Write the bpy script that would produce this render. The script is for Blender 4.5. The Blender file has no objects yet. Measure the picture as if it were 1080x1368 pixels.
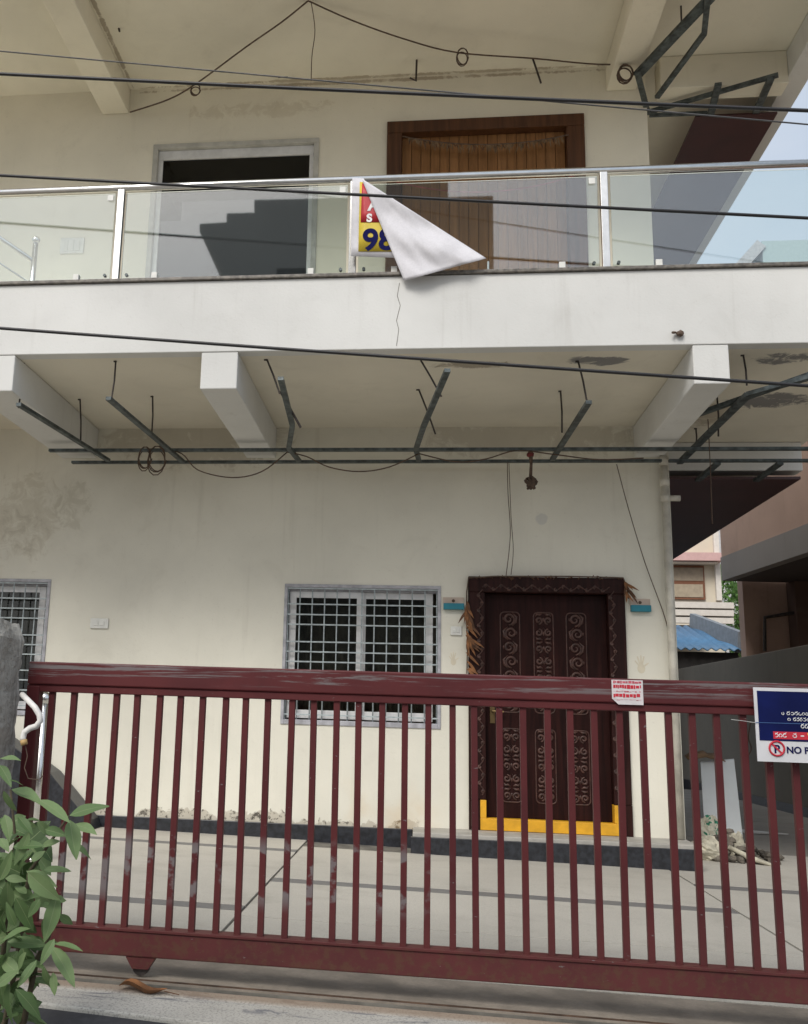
import bpy, math, random
from mathutils import Vector, Matrix, noise
R = math.radians
random.seed(7)
scn = bpy.context.scene
col = scn.collection

# ------------------------------------------------------------------ camera
HC = 1.5                                   # eye height above the street
FPX, CXP, CYP, WP, HP = 1316.0, 400.0, 684.0, 1080.0, 1368.0
pitch, yaw, roll = R(11.543), R(7.331), R(-1.792)
_f = Vector((-math.sin(yaw)*math.cos(pitch), math.cos(yaw)*math.cos(pitch), math.sin(pitch)))
_r = Vector((math.cos(yaw), math.sin(yaw), 0))
_d = _f.cross(_r)
_r2 = math.cos(roll)*_r + math.sin(roll)*_d
_d2 = -math.sin(roll)*_r + math.cos(roll)*_d
cam_data = bpy.data.cameras.new('camera'); cam = bpy.data.objects.new('camera', cam_data); col.objects.link(cam)
cam.matrix_world = Matrix(((_r2.x, -_d2.x, -_f.x, 0), (_r2.y, -_d2.y, -_f.y, 0), (_r2.z, -_d2.z, -_f.z, HC), (0, 0, 0, 1)))
cam_data.sensor_fit = 'VERTICAL'; cam_data.sensor_height = 24.0; cam_data.sensor_width = 24.0*WP/HP
cam_data.lens = 24.0*FPX/HP
cam_data.shift_x = (WP/2-CXP)/HP
cam_data.shift_y = 0.0
cam_data.clip_start = 0.05; cam_data.clip_end = 2000
scn.camera = cam

# ------------------------------------------------------------------ sky, sun, exposure
SUN_EL, SUN_AZ = R(45), R(200)             # azimuth clockwise from +Y (north)
world = bpy.data.worlds.new('World'); scn.world = world; world.use_nodes = True
nt = world.node_tree; nt.nodes.clear()
wo = nt.nodes.new('ShaderNodeOutputWorld'); bg = nt.nodes.new('ShaderNodeBackground')
sky = nt.nodes.new('ShaderNodeTexSky'); sky.sky_type = 'NISHITA'; sky.sun_disc = False
sky.sun_elevation = SUN_EL; sky.sun_rotation = SUN_AZ; sky.dust_density = 6.0; sky.air_density = 1.0; sky.ozone_density = 1.0
# thin overcast: the clear sky seen through a pale cloud sheet with soft mottling
tc = nt.nodes.new('ShaderNodeTexCoord'); mp = nt.nodes.new('ShaderNodeMapping'); mp.inputs['Scale'].default_value = (1.2, 1.2, 3.0)
nz = nt.nodes.new('ShaderNodeTexNoise'); nz.inputs['Scale'].default_value = 2.2; nz.inputs['Detail'].default_value = 6; nz.inputs['Roughness'].default_value = .55
rp = nt.nodes.new('ShaderNodeValToRGB'); rp.color_ramp.elements[0].position = .3; rp.color_ramp.elements[1].position = .72
rp.color_ramp.elements[0].color = (5.0, 5.9, 7.0, 1); rp.color_ramp.elements[1].color = (6.9, 7.3, 7.9, 1)
mx = nt.nodes.new('ShaderNodeMix'); mx.data_type = 'RGBA'; mx.inputs['Factor'].default_value = .65
nt.links.new(tc.outputs['Generated'], mp.inputs['Vector']); nt.links.new(mp.outputs['Vector'], nz.inputs['Vector'])
nt.links.new(nz.outputs['Fac'], rp.inputs['Fac']); nt.links.new(sky.outputs['Color'], mx.inputs['A']); nt.links.new(rp.outputs['Color'], mx.inputs['B'])
nt.links.new(mx.outputs['Result'], bg.inputs['Color']); bg.inputs['Strength'].default_value = .085
nt.links.new(bg.outputs['Background'], wo.inputs['Surface'])
sd = bpy.data.lights.new('sun', 'SUN'); sd.energy = 1.45; sd.angle = R(25); sd.color = (1, .975, .93)
sun = bpy.data.objects.new('sun', sd); col.objects.link(sun)
_sv = Vector((math.sin(SUN_AZ)*math.cos(SUN_EL), math.cos(SUN_AZ)*math.cos(SUN_EL), math.sin(SUN_EL)))
sun.rotation_euler = _sv.to_track_quat('Z', 'Y').to_euler(); sun.location = _sv*60
scn.view_settings.view_transform = 'Standard'; scn.view_settings.look = 'None'
scn.view_settings.exposure = 0.68; scn.view_settings.gamma = 1.0; scn.view_settings.use_curve_mapping = False
scn.render.engine = 'CYCLES'
scn.cycles.max_bounces = 8; scn.cycles.transparent_max_bounces = 16

# ------------------------------------------------------------------ pixel -> world helpers
def ray(x, y): return ((x-CXP)/FPX)*_r2 + ((y-CYP)/FPX)*_d2 + _f
def PY(x, y, Y):
    d = ray(x, y); t = Y/d.y; return Vector((d.x*t, Y, HC+d.z*t))
def PZ(x, y, Z):
    d = ray(x, y); t = (Z-HC)/d.z; return Vector((d.x*t, d.y*t, Z))
def PX(x, y, X):
    d = ray(x, y); t = X/d.x; return Vector((X, d.y*t, HC+d.z*t))

YW, YU, YB, YG = 8.6, 8.77, 6.64, 4.07     # lower wall, upper wall, balcony front, gate
TILT = .0155
def fz(X): return .45 - TILT*X             # compound floor, falling slightly to the right

# ------------------------------------------------------------------ object helpers
WL = {}
def link(o, parent=None, loc=(0, 0, 0)):
    col.objects.link(o); o.location = loc; WL[o] = Vector(loc)
    if parent is not None:
        o.parent = parent; o.matrix_parent_inverse = Matrix.Translation(-WL[parent])
    return o
def thing(name, label, cat, loc=(0, 0, 0), group=None):
    o = bpy.data.objects.new(name, None); o.empty_display_size = .1
    link(o, None, loc); o['label'] = label; o['category'] = cat
    if group: o['group'] = group
    return o
def tag(o, label, cat, group=None):
    o['label'] = label; o['category'] = cat
    if group: o['group'] = group
    return o
def inst(src, parent, loc, rot=(0, 0, 0), scale=(1, 1, 1)):
    o = src.copy(); link(o, parent, loc); o.rotation_euler = rot; o.scale = scale
    return o

class MB:
    def __init__(s): s.v = []; s.f = []
    def add(s, vs, fs):
        n = len(s.v); s.v += [tuple(v) for v in vs]; s.f += [tuple(i+n for i in f) for f in fs]; return s
    def box(s, x0, x1, y0, y1, z0, z1):
        return s.add([(x0,y0,z0),(x1,y0,z0),(x1,y1,z0),(x0,y1,z0),(x0,y0,z1),(x1,y0,z1),(x1,y1,z1),(x0,y1,z1)],
                     [(0,3,2,1),(4,5,6,7),(0,1,5,4),(1,2,6,5),(2,3,7,6),(3,0,4,7)])
    def hexa(s, p):  # 8 points, bottom 4 then top 4
        return s.add(p, [(0,3,2,1),(4,5,6,7),(0,1,5,4),(1,2,6,5),(2,3,7,6),(3,0,4,7)])
    def bar(s, p, q, w, h, up=(0, 0, 1)):
        p, q = Vector(p), Vector(q); d = (q-p).normalized(); u = Vector(up)
        if abs(d.dot(u)) > .98: u = Vector((0, 1, 0))
        a = d.cross(u).normalized(); b = a.cross(d).normalized(); a *= w/2; b *= h/2
        return s.hexa([p-a-b, p+a-b, q+a-b, q-a-b, p-a+b, p+a+b, q+a+b, q-a+b])
    def tube(s, pts, r, n=8, cap=True, closed=False):
        pts = [Vector(p) for p in pts]; m = len(pts); rr = r if isinstance(r, (list, tuple)) else [r]*m
        ref = None; rings = []; base = len(s.v)
        for i, p in enumerate(pts):
            if closed: d = pts[(i+1) % m]-pts[i-1]
            else: d = pts[min(i+1, m-1)]-pts[max(i-1, 0)]
            if d.length < 1e-9: d = Vector((0, 0, 1))
            d.normalize()
            if ref is None:
                ref = Vector((0, 0, 1)) if abs(d.z) < .9 else Vector((0, 1, 0))
            a = d.cross(ref)
            if a.length < 1e-6: a = d.cross(Vector((1, 0, .3)))
            a.normalize(); ref = a.cross(d).normalized()
            for k in range(n):
                t = 2*math.pi*k/n
                s.v.append(tuple(p + (a*math.cos(t)+ref*math.sin(t))*rr[i]))
        segs = m if closed else m-1
        for i in range(segs):
            j = (i+1) % m
            for k in range(n):
                k2 = (k+1) % n
                s.f.append((base+i*n+k, base+i*n+k2, base+j*n+k2, base+j*n+k))
        if cap and not closed:
            s.f.append(tuple(base+k for k in range(n))[::-1]); s.f.append(tuple(base+(m-1)*n+k for k in range(n)))
        return s
    def poly(s, pts, off):   # a flat outline with thickness vector off
        n = len(pts); pts = [Vector(p) for p in pts]; o = Vector(off)
        fs = [tuple(range(n))[::-1], tuple(range(n, 2*n))]
        for i in range(n): j = (i+1) % n; fs.append((i, j, n+j, n+i))
        return s.add(pts+[p+o for p in pts], fs)
    def sphere(s, c, r, nu=12, nv=8, sc=(1, 1, 1), wob=0, seed=0):
        vs = []; fs = []; c = Vector(c)
        for i in range(nv+1):
            th = math.pi*i/nv
            for k in range(nu):
                ph = 2*math.pi*k/nu; d = Vector((math.sin(th)*math.cos(ph), math.sin(th)*math.sin(ph), math.cos(th)))
                q = r*(1+wob*noise.noise(d*2.3+Vector((seed*3.1, seed, 0))))
                vs.append(c+Vector((d.x*sc[0], d.y*sc[1], d.z*sc[2]))*q)
        for i in range(nv):
            for k in range(nu):
                k2 = (k+1) % nu; fs.append((i*nu+k, (i+1)*nu+k, (i+1)*nu+k2, i*nu+k2))
        return s.add(vs, fs)
    def build(s, name, mat, parent=None, smooth=False, bevel=0, centre=True):
        if centre:
            n = len(s.v); lo = [min(v[i] for v in s.v) for i in range(3)]; hi = [max(v[i] for v in s.v) for i in range(3)]
            c = Vector(((lo[0]+hi[0])/2, (lo[1]+hi[1])/2, lo[2]))
        else: c = Vector((0, 0, 0))
        me = bpy.data.meshes.new(name); me.from_pydata([(v[0]-c.x, v[1]-c.y, v[2]-c.z) for v in s.v], [], s.f)
        me.validate(); me.update()
        import bmesh
        bm = bmesh.new(); bm.from_mesh(me); bmesh.ops.recalc_face_normals(bm, faces=bm.faces); bm.to_mesh(me); bm.free()
        if smooth:
            for p in me.polygons: p.use_smooth = True
        if mat: me.materials.append(mat)
        o = bpy.data.objects.new(name, me); link(o, parent, c)
        if bevel:
            b = o.modifiers.new('bevel', 'BEVEL'); b.width = bevel; b.segments = 2; b.limit_method = 'ANGLE'; b.angle_limit = R(40)
        return o
def setting(o): o['kind'] = 'structure'; return o
def box(name, mat, parent, x0, x1, y0, y1, z0, z1, bevel=0):
    return MB().box(x0, x1, y0, y1, z0, z1).build(name, mat, parent, bevel=bevel)
def wallmesh(x0, x1, z0, z1, y0, y1, holes):
    xs = sorted({x0, x1, *[h[0] for h in holes], *[h[1] for h in holes]}); zs = sorted({z0, z1, *[h[2] for h in holes], *[h[3] for h in holes]})
    xs = [x for x in xs if x0 <= x <= x1]; zs = [z for z in zs if z0 <= z <= z1]
    def solid(i, j):
        if i < 0 or j < 0 or i >= len(xs)-1 or j >= len(zs)-1: return False
        a, b = (xs[i]+xs[i+1])/2, (zs[j]+zs[j+1])/2
        return not any(h[0] < a < h[1] and h[2] < b < h[3] for h in holes)
    nx, nz = len(xs), len(zs); m = MB(); vi = {}
    def V(i, j, k):
        if (i, j, k) not in vi: vi[(i, j, k)] = len(m.v); m.v.append((xs[i], (y0, y1)[k], zs[j]))
        return vi[(i, j, k)]
    for i in range(nx-1):
        for j in range(nz-1):
            if not solid(i, j): continue
            m.f.append((V(i,j,0), V(i+1,j,0), V(i+1,j+1,0), V(i,j+1,0)))
            m.f.append((V(i,j,1), V(i,j+1,1), V(i+1,j+1,1), V(i+1,j,1)))
            if not solid(i-1, j): m.f.append((V(i,j,0), V(i,j+1,0), V(i,j+1,1), V(i,j,1)))
            if not solid(i+1, j): m.f.append((V(i+1,j,0), V(i+1,j,1), V(i+1,j+1,1), V(i+1,j+1,0)))
            if not solid(i, j-1): m.f.append((V(i,j,0), V(i,j,1), V(i+1,j,1), V(i+1,j,0)))
            if not solid(i, j+1): m.f.append((V(i,j+1,0), V(i+1,j+1,0), V(i+1,j+1,1), V(i,j+1,1)))
    return m

# ------------------------------------------------------------------ materials
class N:
    """tiny node-graph helper"""
    def __init__(s, name):
        s.m = bpy.data.materials.new(name); s.m.use_nodes = True; s.t = s.m.node_tree
        s.b = s.t.nodes['Principled BSDF']; s.out = s.t.nodes['Material Output']
    def n(s, kind, **kw):
        o = s.t.nodes.new(kind)
        for k, v in kw.items():
            if k in o.inputs: 
                if isinstance(v, bpy.types.NodeSocket): s.t.links.new(v, o.inputs[k])
                else: o.inputs[k].default_value = v
            else: setattr(o, k, v)
        return o
    def pos(s): return s.n('ShaderNodeNewGeometry').outputs['Position']
    def mapped(s, scale=(1, 1, 1), loc=(0, 0, 0)):
        return s.n('ShaderNodeMapping', Vector=s.pos(), Scale=scale, Location=loc).outputs[0]
    def noise(s, scale, detail=5, rough=.55, vec=None, dist=0.0):
        return s.n('ShaderNodeTexNoise', Vector=vec or s.pos(), Scale=scale, Detail=detail, Roughness=rough, Distortion=dist).outputs['Fac']
    def ramp(s, fac, a, b, ca=(0, 0, 0, 1), cb=(1, 1, 1, 1)):
        o = s.n('ShaderNodeMapRange', **{'Value': fac, 'From Min': a, 'From Max': b}); o.interpolation_type = 'SMOOTHSTEP'
        return o.outputs['Result']
    def mul(s, a, b, op='MULTIPLY'):
        o = s.n('ShaderNodeMath', operation=op)
        for i, v in enumerate((a, b)):
            if isinstance(v, bpy.types.NodeSocket): s.t.links.new(v, o.inputs[i])
            else: o.inputs[i].default_value = v
        o.use_clamp = op in ('ADD', 'MULTIPLY')
        return o.outputs[0]
    def mix(s, fac, a, b):
        o = s.n('ShaderNodeMix', data_type='RGBA')
        for nm, v in (('Factor', fac), ('A', a), ('B', b)):
            so = o.inputs[0] if nm == 'Factor' else [i for i in o.inputs if i.name == nm and i.type == 'RGBA'][0]
            if isinstance(v, bpy.types.NodeSocket): s.t.links.new(v, so)
            else: so.default_value = v if nm == 'Factor' else (*v[:3], 1)
        return [i for i in o.outputs if i.type == 'RGBA'][0]
    def xyz(s): 
        o = s.n('ShaderNodeSeparateXYZ', Vector=s.pos()); return o.outputs
    def bump(s, h, strength=.3, dist=.01):
        o = s.n('ShaderNodeBump', Height=h, Strength=strength, Distance=dist); s.t.links.new(o.outputs[0], s.b.inputs['Normal'])
    def fin(s, colour, rough=.6, metal=0, spec=None):
        for k, v in (('Base Color', colour), ('Roughness', rough), ('Metallic', metal)):
            if isinstance(v, bpy.types.NodeSocket): s.t.links.new(v, s.b.inputs[k])
            else: s.b.inputs[k].default_value = (*v[:3], 1) if k == 'Base Color' else v
        if spec is not None: s.b.inputs['Specular IOR Level'].default_value = spec
        return s.m
def mul3(c, k): return tuple(min(1, x*k) for x in c)
def plain(name, c, rough=.6, metal=0, var=.12, scale=9, bump=0, spec=None, fine=0):
    g = N(name); f = g.ramp(g.noise(scale), .3, .7)
    colr = g.mix(f, mul3(c, 1-var), mul3(c, 1+var))
    if fine:
        f2 = g.ramp(g.noise(scale*14, 2), .35, .65); colr = g.mix(g.mul(f2, fine), colr, mul3(c, .55))
    if bump: g.bump(g.noise(scale*6), bump, .01)
    return g.fin(colr, rough, metal, spec)

def plaster(name, c, dirt=(.30, .26, .19), dirt_amt=.35, streak=.25, damp=None, spots=None, peel=None):
    g = N(name); X, Y, Z = g.xyz()
    base = g.mix(g.ramp(g.noise(.9, 4), .3, .7), mul3(c, .91), mul3(c, 1.04))
    base = g.mix(g.mul(g.ramp(g.noise(2.6, 8, .65, dist=.6), .52, .80), dirt_amt), base, dirt)
    st = g.ramp(g.noise(1.0, 5, .6, g.mapped((9, 9, .55))), .56, .82)
    base = g.mix(g.mul(st, streak), base, dirt)
    hair = g.ramp(g.noise(38, 3, .6), .60, .78); base = g.mix(g.mul(hair, .12), base, dirt)
    if damp is not None:     # flaking band just above a plinth whose top is at height damp, only x < 0
        n1 = g.noise(5.5, 9, .7, dist=.5); lim = g.mul(g.mul(Z, damp, 'SUBTRACT'), 3.4, 'MULTIPLY'); n1 = g.mul(n1, g.mul(g.ramp(g.noise(2.0, 3, .5, g.mapped((1, 1, .01), (3, 0, 0))), .35, .62), .32), 'ADD'); n1 = g.mul(n1, .30, 'SUBTRACT')
        m = g.ramp(g.mul(n1, lim, 'SUBTRACT'), .19, .25); m = g.mul(m, g.ramp(X, .0, -.06)); m = g.mul(m, g.ramp(X, -2.95, -2.8))
        base = g.mix(g.mul(m, .5), base, (.33, .28, .21))
        m2 = g.mul(g.ramp(g.noise(16, 7, .7), .52, .60), m)
        base = g.mix(g.mul(m2, .9), base, (.07, .06, .05))
        o2 = g.mul(g.ramp(X, -1.1, -.5), g.ramp(X, .35, -.1)); o2 = g.mul(o2, g.ramp(Z, damp+.55, damp+.0))
        base = g.mix(g.mul(g.mul(o2, g.ramp(g.noise(2.2, 4), .4, .7)), .42), base, (.62, .42, .2))
    for (p, r, tint, amt, thr) in (spots or []):
        dv = g.n('ShaderNodeVectorMath', operation='SUBTRACT'); g.t.links.new(g.pos(), dv.inputs[0]); dv.inputs[1].default_value = p
        sc = g.n('ShaderNodeVectorMath', operation='MULTIPLY'); g.t.links.new(dv.outputs[0], sc.inputs[0]); sc.inputs[1].default_value = [1/q for q in r]
        ln = g.n('ShaderNodeVectorMath', operation='LENGTH'); g.t.links.new(sc.outputs[0], ln.inputs[0])
        fall = g.ramp(ln.outputs['Value'], 1.0, .2)
        nn = g.mul(g.noise(7, 9, .72, dist=.8), g.mul(fall, .42), 'ADD')
        m = g.ramp(nn, thr, thr+.16); base = g.mix(g.mul(g.mul(m, g.ramp(fall, .02, .2)), amt), base, tint)
    g.bump(g.mul(g.noise(60, 4), g.mul(g.noise(4, 3), .8), 'ADD'), .22, .006)
    return g.fin(base, .88, 0, .25)

M = {}
M['wall'] = plaster('cream_plaster', (.765, .74, .64), dirt_amt=.15, streak=.18, damp=.592,
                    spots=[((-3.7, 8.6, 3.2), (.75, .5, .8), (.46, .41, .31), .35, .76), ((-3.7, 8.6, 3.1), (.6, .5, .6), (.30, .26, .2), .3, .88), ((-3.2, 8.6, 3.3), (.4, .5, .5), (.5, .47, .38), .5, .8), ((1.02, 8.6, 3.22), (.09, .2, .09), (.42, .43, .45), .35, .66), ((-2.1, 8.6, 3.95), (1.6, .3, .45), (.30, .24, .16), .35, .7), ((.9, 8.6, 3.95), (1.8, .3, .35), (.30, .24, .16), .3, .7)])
M['upwall'] = plaster('upper_plaster', (.81, .765, .635), dirt_amt=.16, streak=.12,
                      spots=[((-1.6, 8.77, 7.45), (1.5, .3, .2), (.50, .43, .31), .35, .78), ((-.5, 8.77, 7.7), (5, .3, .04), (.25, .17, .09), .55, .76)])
M['fascia'] = plaster('white_fascia', (.68, .68, .655), dirt=(.36, .34, .30), dirt_amt=.16, streak=.30)
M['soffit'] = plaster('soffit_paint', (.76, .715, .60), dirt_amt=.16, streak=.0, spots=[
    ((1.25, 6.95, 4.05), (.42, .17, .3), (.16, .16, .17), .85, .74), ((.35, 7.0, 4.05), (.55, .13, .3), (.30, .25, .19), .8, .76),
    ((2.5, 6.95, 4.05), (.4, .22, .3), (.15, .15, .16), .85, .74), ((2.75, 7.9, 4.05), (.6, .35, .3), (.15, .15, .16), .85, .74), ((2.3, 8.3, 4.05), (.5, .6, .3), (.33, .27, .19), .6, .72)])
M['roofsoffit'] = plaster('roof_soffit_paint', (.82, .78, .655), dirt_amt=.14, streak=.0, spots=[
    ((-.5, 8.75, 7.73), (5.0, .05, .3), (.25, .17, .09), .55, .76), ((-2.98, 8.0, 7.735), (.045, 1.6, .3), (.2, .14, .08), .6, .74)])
M['coping'] = plain('brown_granite_coping', (.16, .145, .125), .35, var=.5, scale=30, fine=.4)
M['blackgranite'] = plain('black_granite', (.022, .024, .03), .35, var=.5, scale=25, fine=.3)
M['steppaint'] = plain('step_cement', (.36, .345, .31), .7, var=.15, scale=6, bump=.2)
M['steel'] = plain('stainless_steel', (.72, .72, .70), .22, 1.0, var=.06, scale=14)
M['gi'] = plain('galvanised_channel', (.085, .10, .10), .5, .55, var=.45, scale=16)
M['rod'] = plain('rusty_rod', (.06, .05, .045), .6, .4, var=.4, scale=20)
M['rope'] = plain('brown_wire', (.10, .065, .045), .8, var=.3, scale=30)
M['cable'] = plain('black_cable', (.012, .012, .014), .45, var=.3, scale=8)
M['greycable'] = plain('grey_cable', (.06, .06, .062), .5, var=.3, scale=8)
M['maroonpanel'] = plain('maroon_ceiling_board', (.045, .012, .012), .45, var=.15, scale=3)
M['whiteplastic'] = plain('white_plastic', (.68, .68, .64), .45, var=.06, scale=20)
M['pvc'] = plain('white_pvc_pipe', (.58, .55, .47), .5, var=.18, scale=7, fine=.1)
M['alu'] = plain('white_aluminium', (.66, .66, .655), .4, var=.08, scale=12)
M['frame'] = plain('lilac_grey_frame_paint', (.40, .40, .43), .6, var=.22, scale=14, fine=.15)
M['grille'] = plain('grille_paint', (.40, .45, .46), .45, var=.2, scale=25)
M['ufframe'] = plain('upper_window_frame', (.46, .45, .41), .6, var=.14, scale=8)
M['pole_white'] = plain('white_conduit', (.72, .70, .66), .5, var=.1, scale=25)
M['yellow'] = plain('yellow_paint', (.70, .36, .015), .55, var=.14, scale=9, fine=.1)
M['concrete'] = plain('concrete', (.34, .325, .295), .9, var=.25, scale=4, bump=.3, fine=.2)
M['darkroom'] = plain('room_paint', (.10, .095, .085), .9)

def glassmat(name, tint, refl, gl=.02):
    g = N(name); g.t.nodes.remove(g.b)
    tr = g.n('ShaderNodeBsdfTransparent', Color=(*tint, 1)); gs = g.n('ShaderNodeBsdfGlossy', Color=(.95, .97, 1, 1), Roughness=gl)
    fr = g.n('ShaderNodeFresnel', IOR=1.45); f = g.mul(fr.outputs[0], refl, 'ADD')
    mxs = g.n('ShaderNodeMixShader'); g.t.links.new(f, mxs.inputs[0]); g.t.links.new(tr.outputs[0], mxs.inputs[1]); g.t.links.new(gs.outputs[0], mxs.inputs[2])
    g.t.links.new(mxs.outputs[0], g.out.inputs[0]); return g.m
M['railglass'] = glassmat('railing_glass', (.88, .93, .92), .085)
M['pane'] = glassmat('window_glass', (.62, .63, .60), .0)
M['darkpane'] = glassmat('dark_tinted_glass', (.05, .05, .055), .0)

def wood(name, c, along='Z', rough=.5, var=.45, dust=0.0, spec=.3):
    g = N(name); sc = {'Z': (14, 14, .9), 'X': (.9, 14, 14)}[along]
    f = g.ramp(g.noise(1.6, 7, .6, g.mapped(sc), .8), .3, .72)
    cc = g.mix(f, mul3(c, 1-var), mul3(c, 1+var))
    if dust: cc = g.mix(g.mul(g.ramp(g.noise(5, 6), .45, .75), dust), cc, (.22, .17, .14))
    g.bump(f, .12, .004); return g.fin(cc, rough, 0, spec)
M['doorframe'] = wood('dark_carved_frame', (.022, .0068, .0055), dust=.02, spec=.15)
M['doorleaf'] = wood('dark_door_leaf', (.019, .0052, .0042), dust=.01, rough=.5, spec=.12)
M['carving'] = plain('dusty_carving', (.058, .024, .017), .5, var=.4, scale=30)
M['updoor'] = wood('brown_plank_door', (.24, .115, .044), var=.2, spec=.15)
M['updoorlight'] = wood('lighter_plank', (.265, .13, .052), var=.2, spec=.15)
M['upframe'] = wood('brown_door_frame', (.085, .034, .014), var=.3)

def gatepaint(name, rail):
    g = N(name); X, Y, Z = g.xyz()
    base = g.mix(g.ramp(g.noise(3, 5), .3, .7), (.078, .014, .016), (.108, .020, .021))
    if rail:
        w = g.ramp(g.mul(g.noise(1.0, 9, .72, g.mapped((1.3, 6, 34)), .5), g.mul(g.ramp(X, .3, -1.6), .035), 'ADD'), .505, .58)
        w = g.mul(w, g.ramp(Z, 1.59, 1.625)); w = g.mul(w, g.mul(g.ramp(g.noise(60, 4, .7, g.mapped((.25, 1, 1))), .15, .45), 1.0), 'MULTIPLY')
    else:
        z = g.mul(Z, g.mul(X, .012, 'MULTIPLY'), 'ADD')
        w = g.mul(g.ramp(g.noise(1.0, 5, .6, g.mapped((5.5, 5.5, 7))), .52, .58), g.mul(g.ramp(Z, .72, .80), g.ramp(Z, 1.03, .95)))
        w = g.mul(w, g.ramp(X, .15, -.1))
        w = g.mul(w, g.ramp(g.noise(24, 3, .6, g.mapped((1, 1, 3), (5, 0, 0))), .70, .73), 'ADD')
    base = g.mix(g.mul(w, .7), base, (.20, .195, .195))
    if not rail:
        j_ = g.mul(g.ramp(Z, .66, .60), g.ramp(g.noise(30, 6, .7), .46, .62)); base = g.mix(g.mul(j_, .55), base, (.09, .045, .022))
        base = g.mix(g.mul(g.ramp(Z, 1.0, .5), .06), base, (.20, .16, .135))
    base = g.mix(g.mul(g.ramp(g.noise(14, 6, .7), .56, .74), .25), base, (.05, .018, .014))
    g.bump(g.noise(45, 3), .1, .003)
    return g.fin(base, .55, 0, .3)
M['gate'] = gatepaint('maroon_gate_paint', False); M['gaterail'] = gatepaint('maroon_rail_paint', True)

def tilemat(name, c, speck):
    g = N(name); base = g.mix(g.ramp(g.noise(.8, 5), .3, .7), mul3(c, .9), mul3(c, 1.06))
    base = g.mix(g.mul(g.ramp(g.noise(150, 2), .52, .62), .32), base, speck)
    base = g.mix(g.mul(g.ramp(g.noise(2.5, 7, .65), .5, .75), .3), base, (.22, .20, .165))
    base = g.mix(g.mul(g.ramp(g.noise(1, 5, .6, g.mapped((1.2, 9, 1))), .58, .75), .2), base, (.25, .22, .18))
    rr = g.n('ShaderNodeMapRange', **{'Value': g.noise(3, 5), 'To Min': .45, 'To Max': .75}).outputs[0]
    g.bump(g.noise(90, 3), .08, .003); return g.fin(base, rr, 0, .35)
M['tile'] = tilemat('pale_granite_tile', (.475, .45, .395), (.22, .205, .18))
M['band'] = tilemat('grey_band_tile', (.17, .165, .16), (.09, .09, .09))
M['passage'] = tilemat('shaded_passage_floor', (.21, .195, .17), (.12, .11, .095))  # floor colour darkened to carry the shade of the enclosed passage
M['joint'] = plain('tile_joint', (.15, .14, .12), .9, var=.3, scale=8)
def apron_mat():
    g = N('worn_terrazzo_apron'); X, Y, Z = g.xyz()
    c = g.mix(g.ramp(g.noise(1.5, 5), .3, .7), (.40, .385, .345), (.52, .505, .46))
    c = g.mix(g.mul(g.ramp(g.noise(110, 3, .7), .5, .6), .55), c, (.20, .19, .175))
    sm = g.ramp(g.noise(1.0, 8, .7, g.mapped((2.2, 12, 1)), .6), .52, .60)
    sm = g.mul(sm, g.ramp(Y, 3.84, 3.89)); c = g.mix(g.mul(sm, .75), c, (.13, .135, .155))
    c = g.mix(g.mul(g.ramp(Y, 3.955, 3.985), .8), c, (.22, .16, .11))
    g.bump(g.noise(120, 3), .3, .004); return g.fin(c, .85, 0, .2)
M['apron'] = apron_mat()
M['street'] = plain('pale_bounce_road', (.27, .25, .225), .9, var=.2, scale=1.5, bump=.3, fine=.2)  # unseen road, coloured pale to bounce light up into soffits and wall
M['asphalt'] = plain('street_asphalt', (.05, .05, .054), .9, var=.3, scale=3, bump=.5, fine=.4)
M['earth'] = plain('dry_ground', (.26, .21, .155), .95, var=.25, scale=1.5, bump=.4)
def pillar_mat():
    g = N('weathered_cement'); X, Y, Z = g.xyz()
    c = g.mix(g.ramp(g.noise(5, 8, .65), .3, .7), (.33, .315, .28), (.50, .48, .43))
    c = g.mix(g.mul(g.ramp(g.noise(1, 7, .65, g.mapped((16, 16, 1.4))), .50, .70), .6), c, (.13, .12, .105))
    c = g.mix(g.mul(g.ramp(g.noise(18, 6, .7), .56, .68), .6), c, (.17, .15, .125))
    g.bump(g.mul(g.noise(14, 8, .7), g.noise(60, 4), 'ADD'), .8, .02); return g.fin(c, .95, 0, .15)
M['pillar'] = pillar_mat()

# ------------------------------------------------------------------ the setting
st = MB(); st.add([(-300, -300, 0), (300, -300, 0), (300, 300, 0), (-300, 300, 0)], [(0, 1, 2, 3)])
setting(st.build('ground', M['earth']))
st = MB().box(-60, 60, -6.5, 2.55, -.1, .008); setting(st.build('road', M['street']))
# apron up to the gate: a pale slab, then a dark slope down to the street
ap = MB()
zt = fz(0)-.035
zf_ = lambda X: fz(X)-.02
ap.hexa([(-3.0, 3.94, .02), (6, 3.06, .02), (6, 4.005, .02), (-3.0, 4.005, .02), (-3.0, 3.946, zf_(-3)-.03), (6, 3.07, zf_(6)-.03), (6, 4.005, zf_(6)), (-3.0, 4.005, zf_(-3))])
apron = setting(ap.build('apron', M['apron'], bevel=.006))
rm = MB(); rm.hexa([(-3.0, 2.5, -.02), (6, 2.0, -.02), (6, 3.05, -.02), (-3.0, 3.93, -.02), (-3.0, 2.5, .012), (6, 2.0, .012), (6, 3.066, zf_(6)-.045), (-3.0, 3.942, zf_(-3)-.045)])
setting(rm.build('ramp', M['asphalt']))

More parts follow.
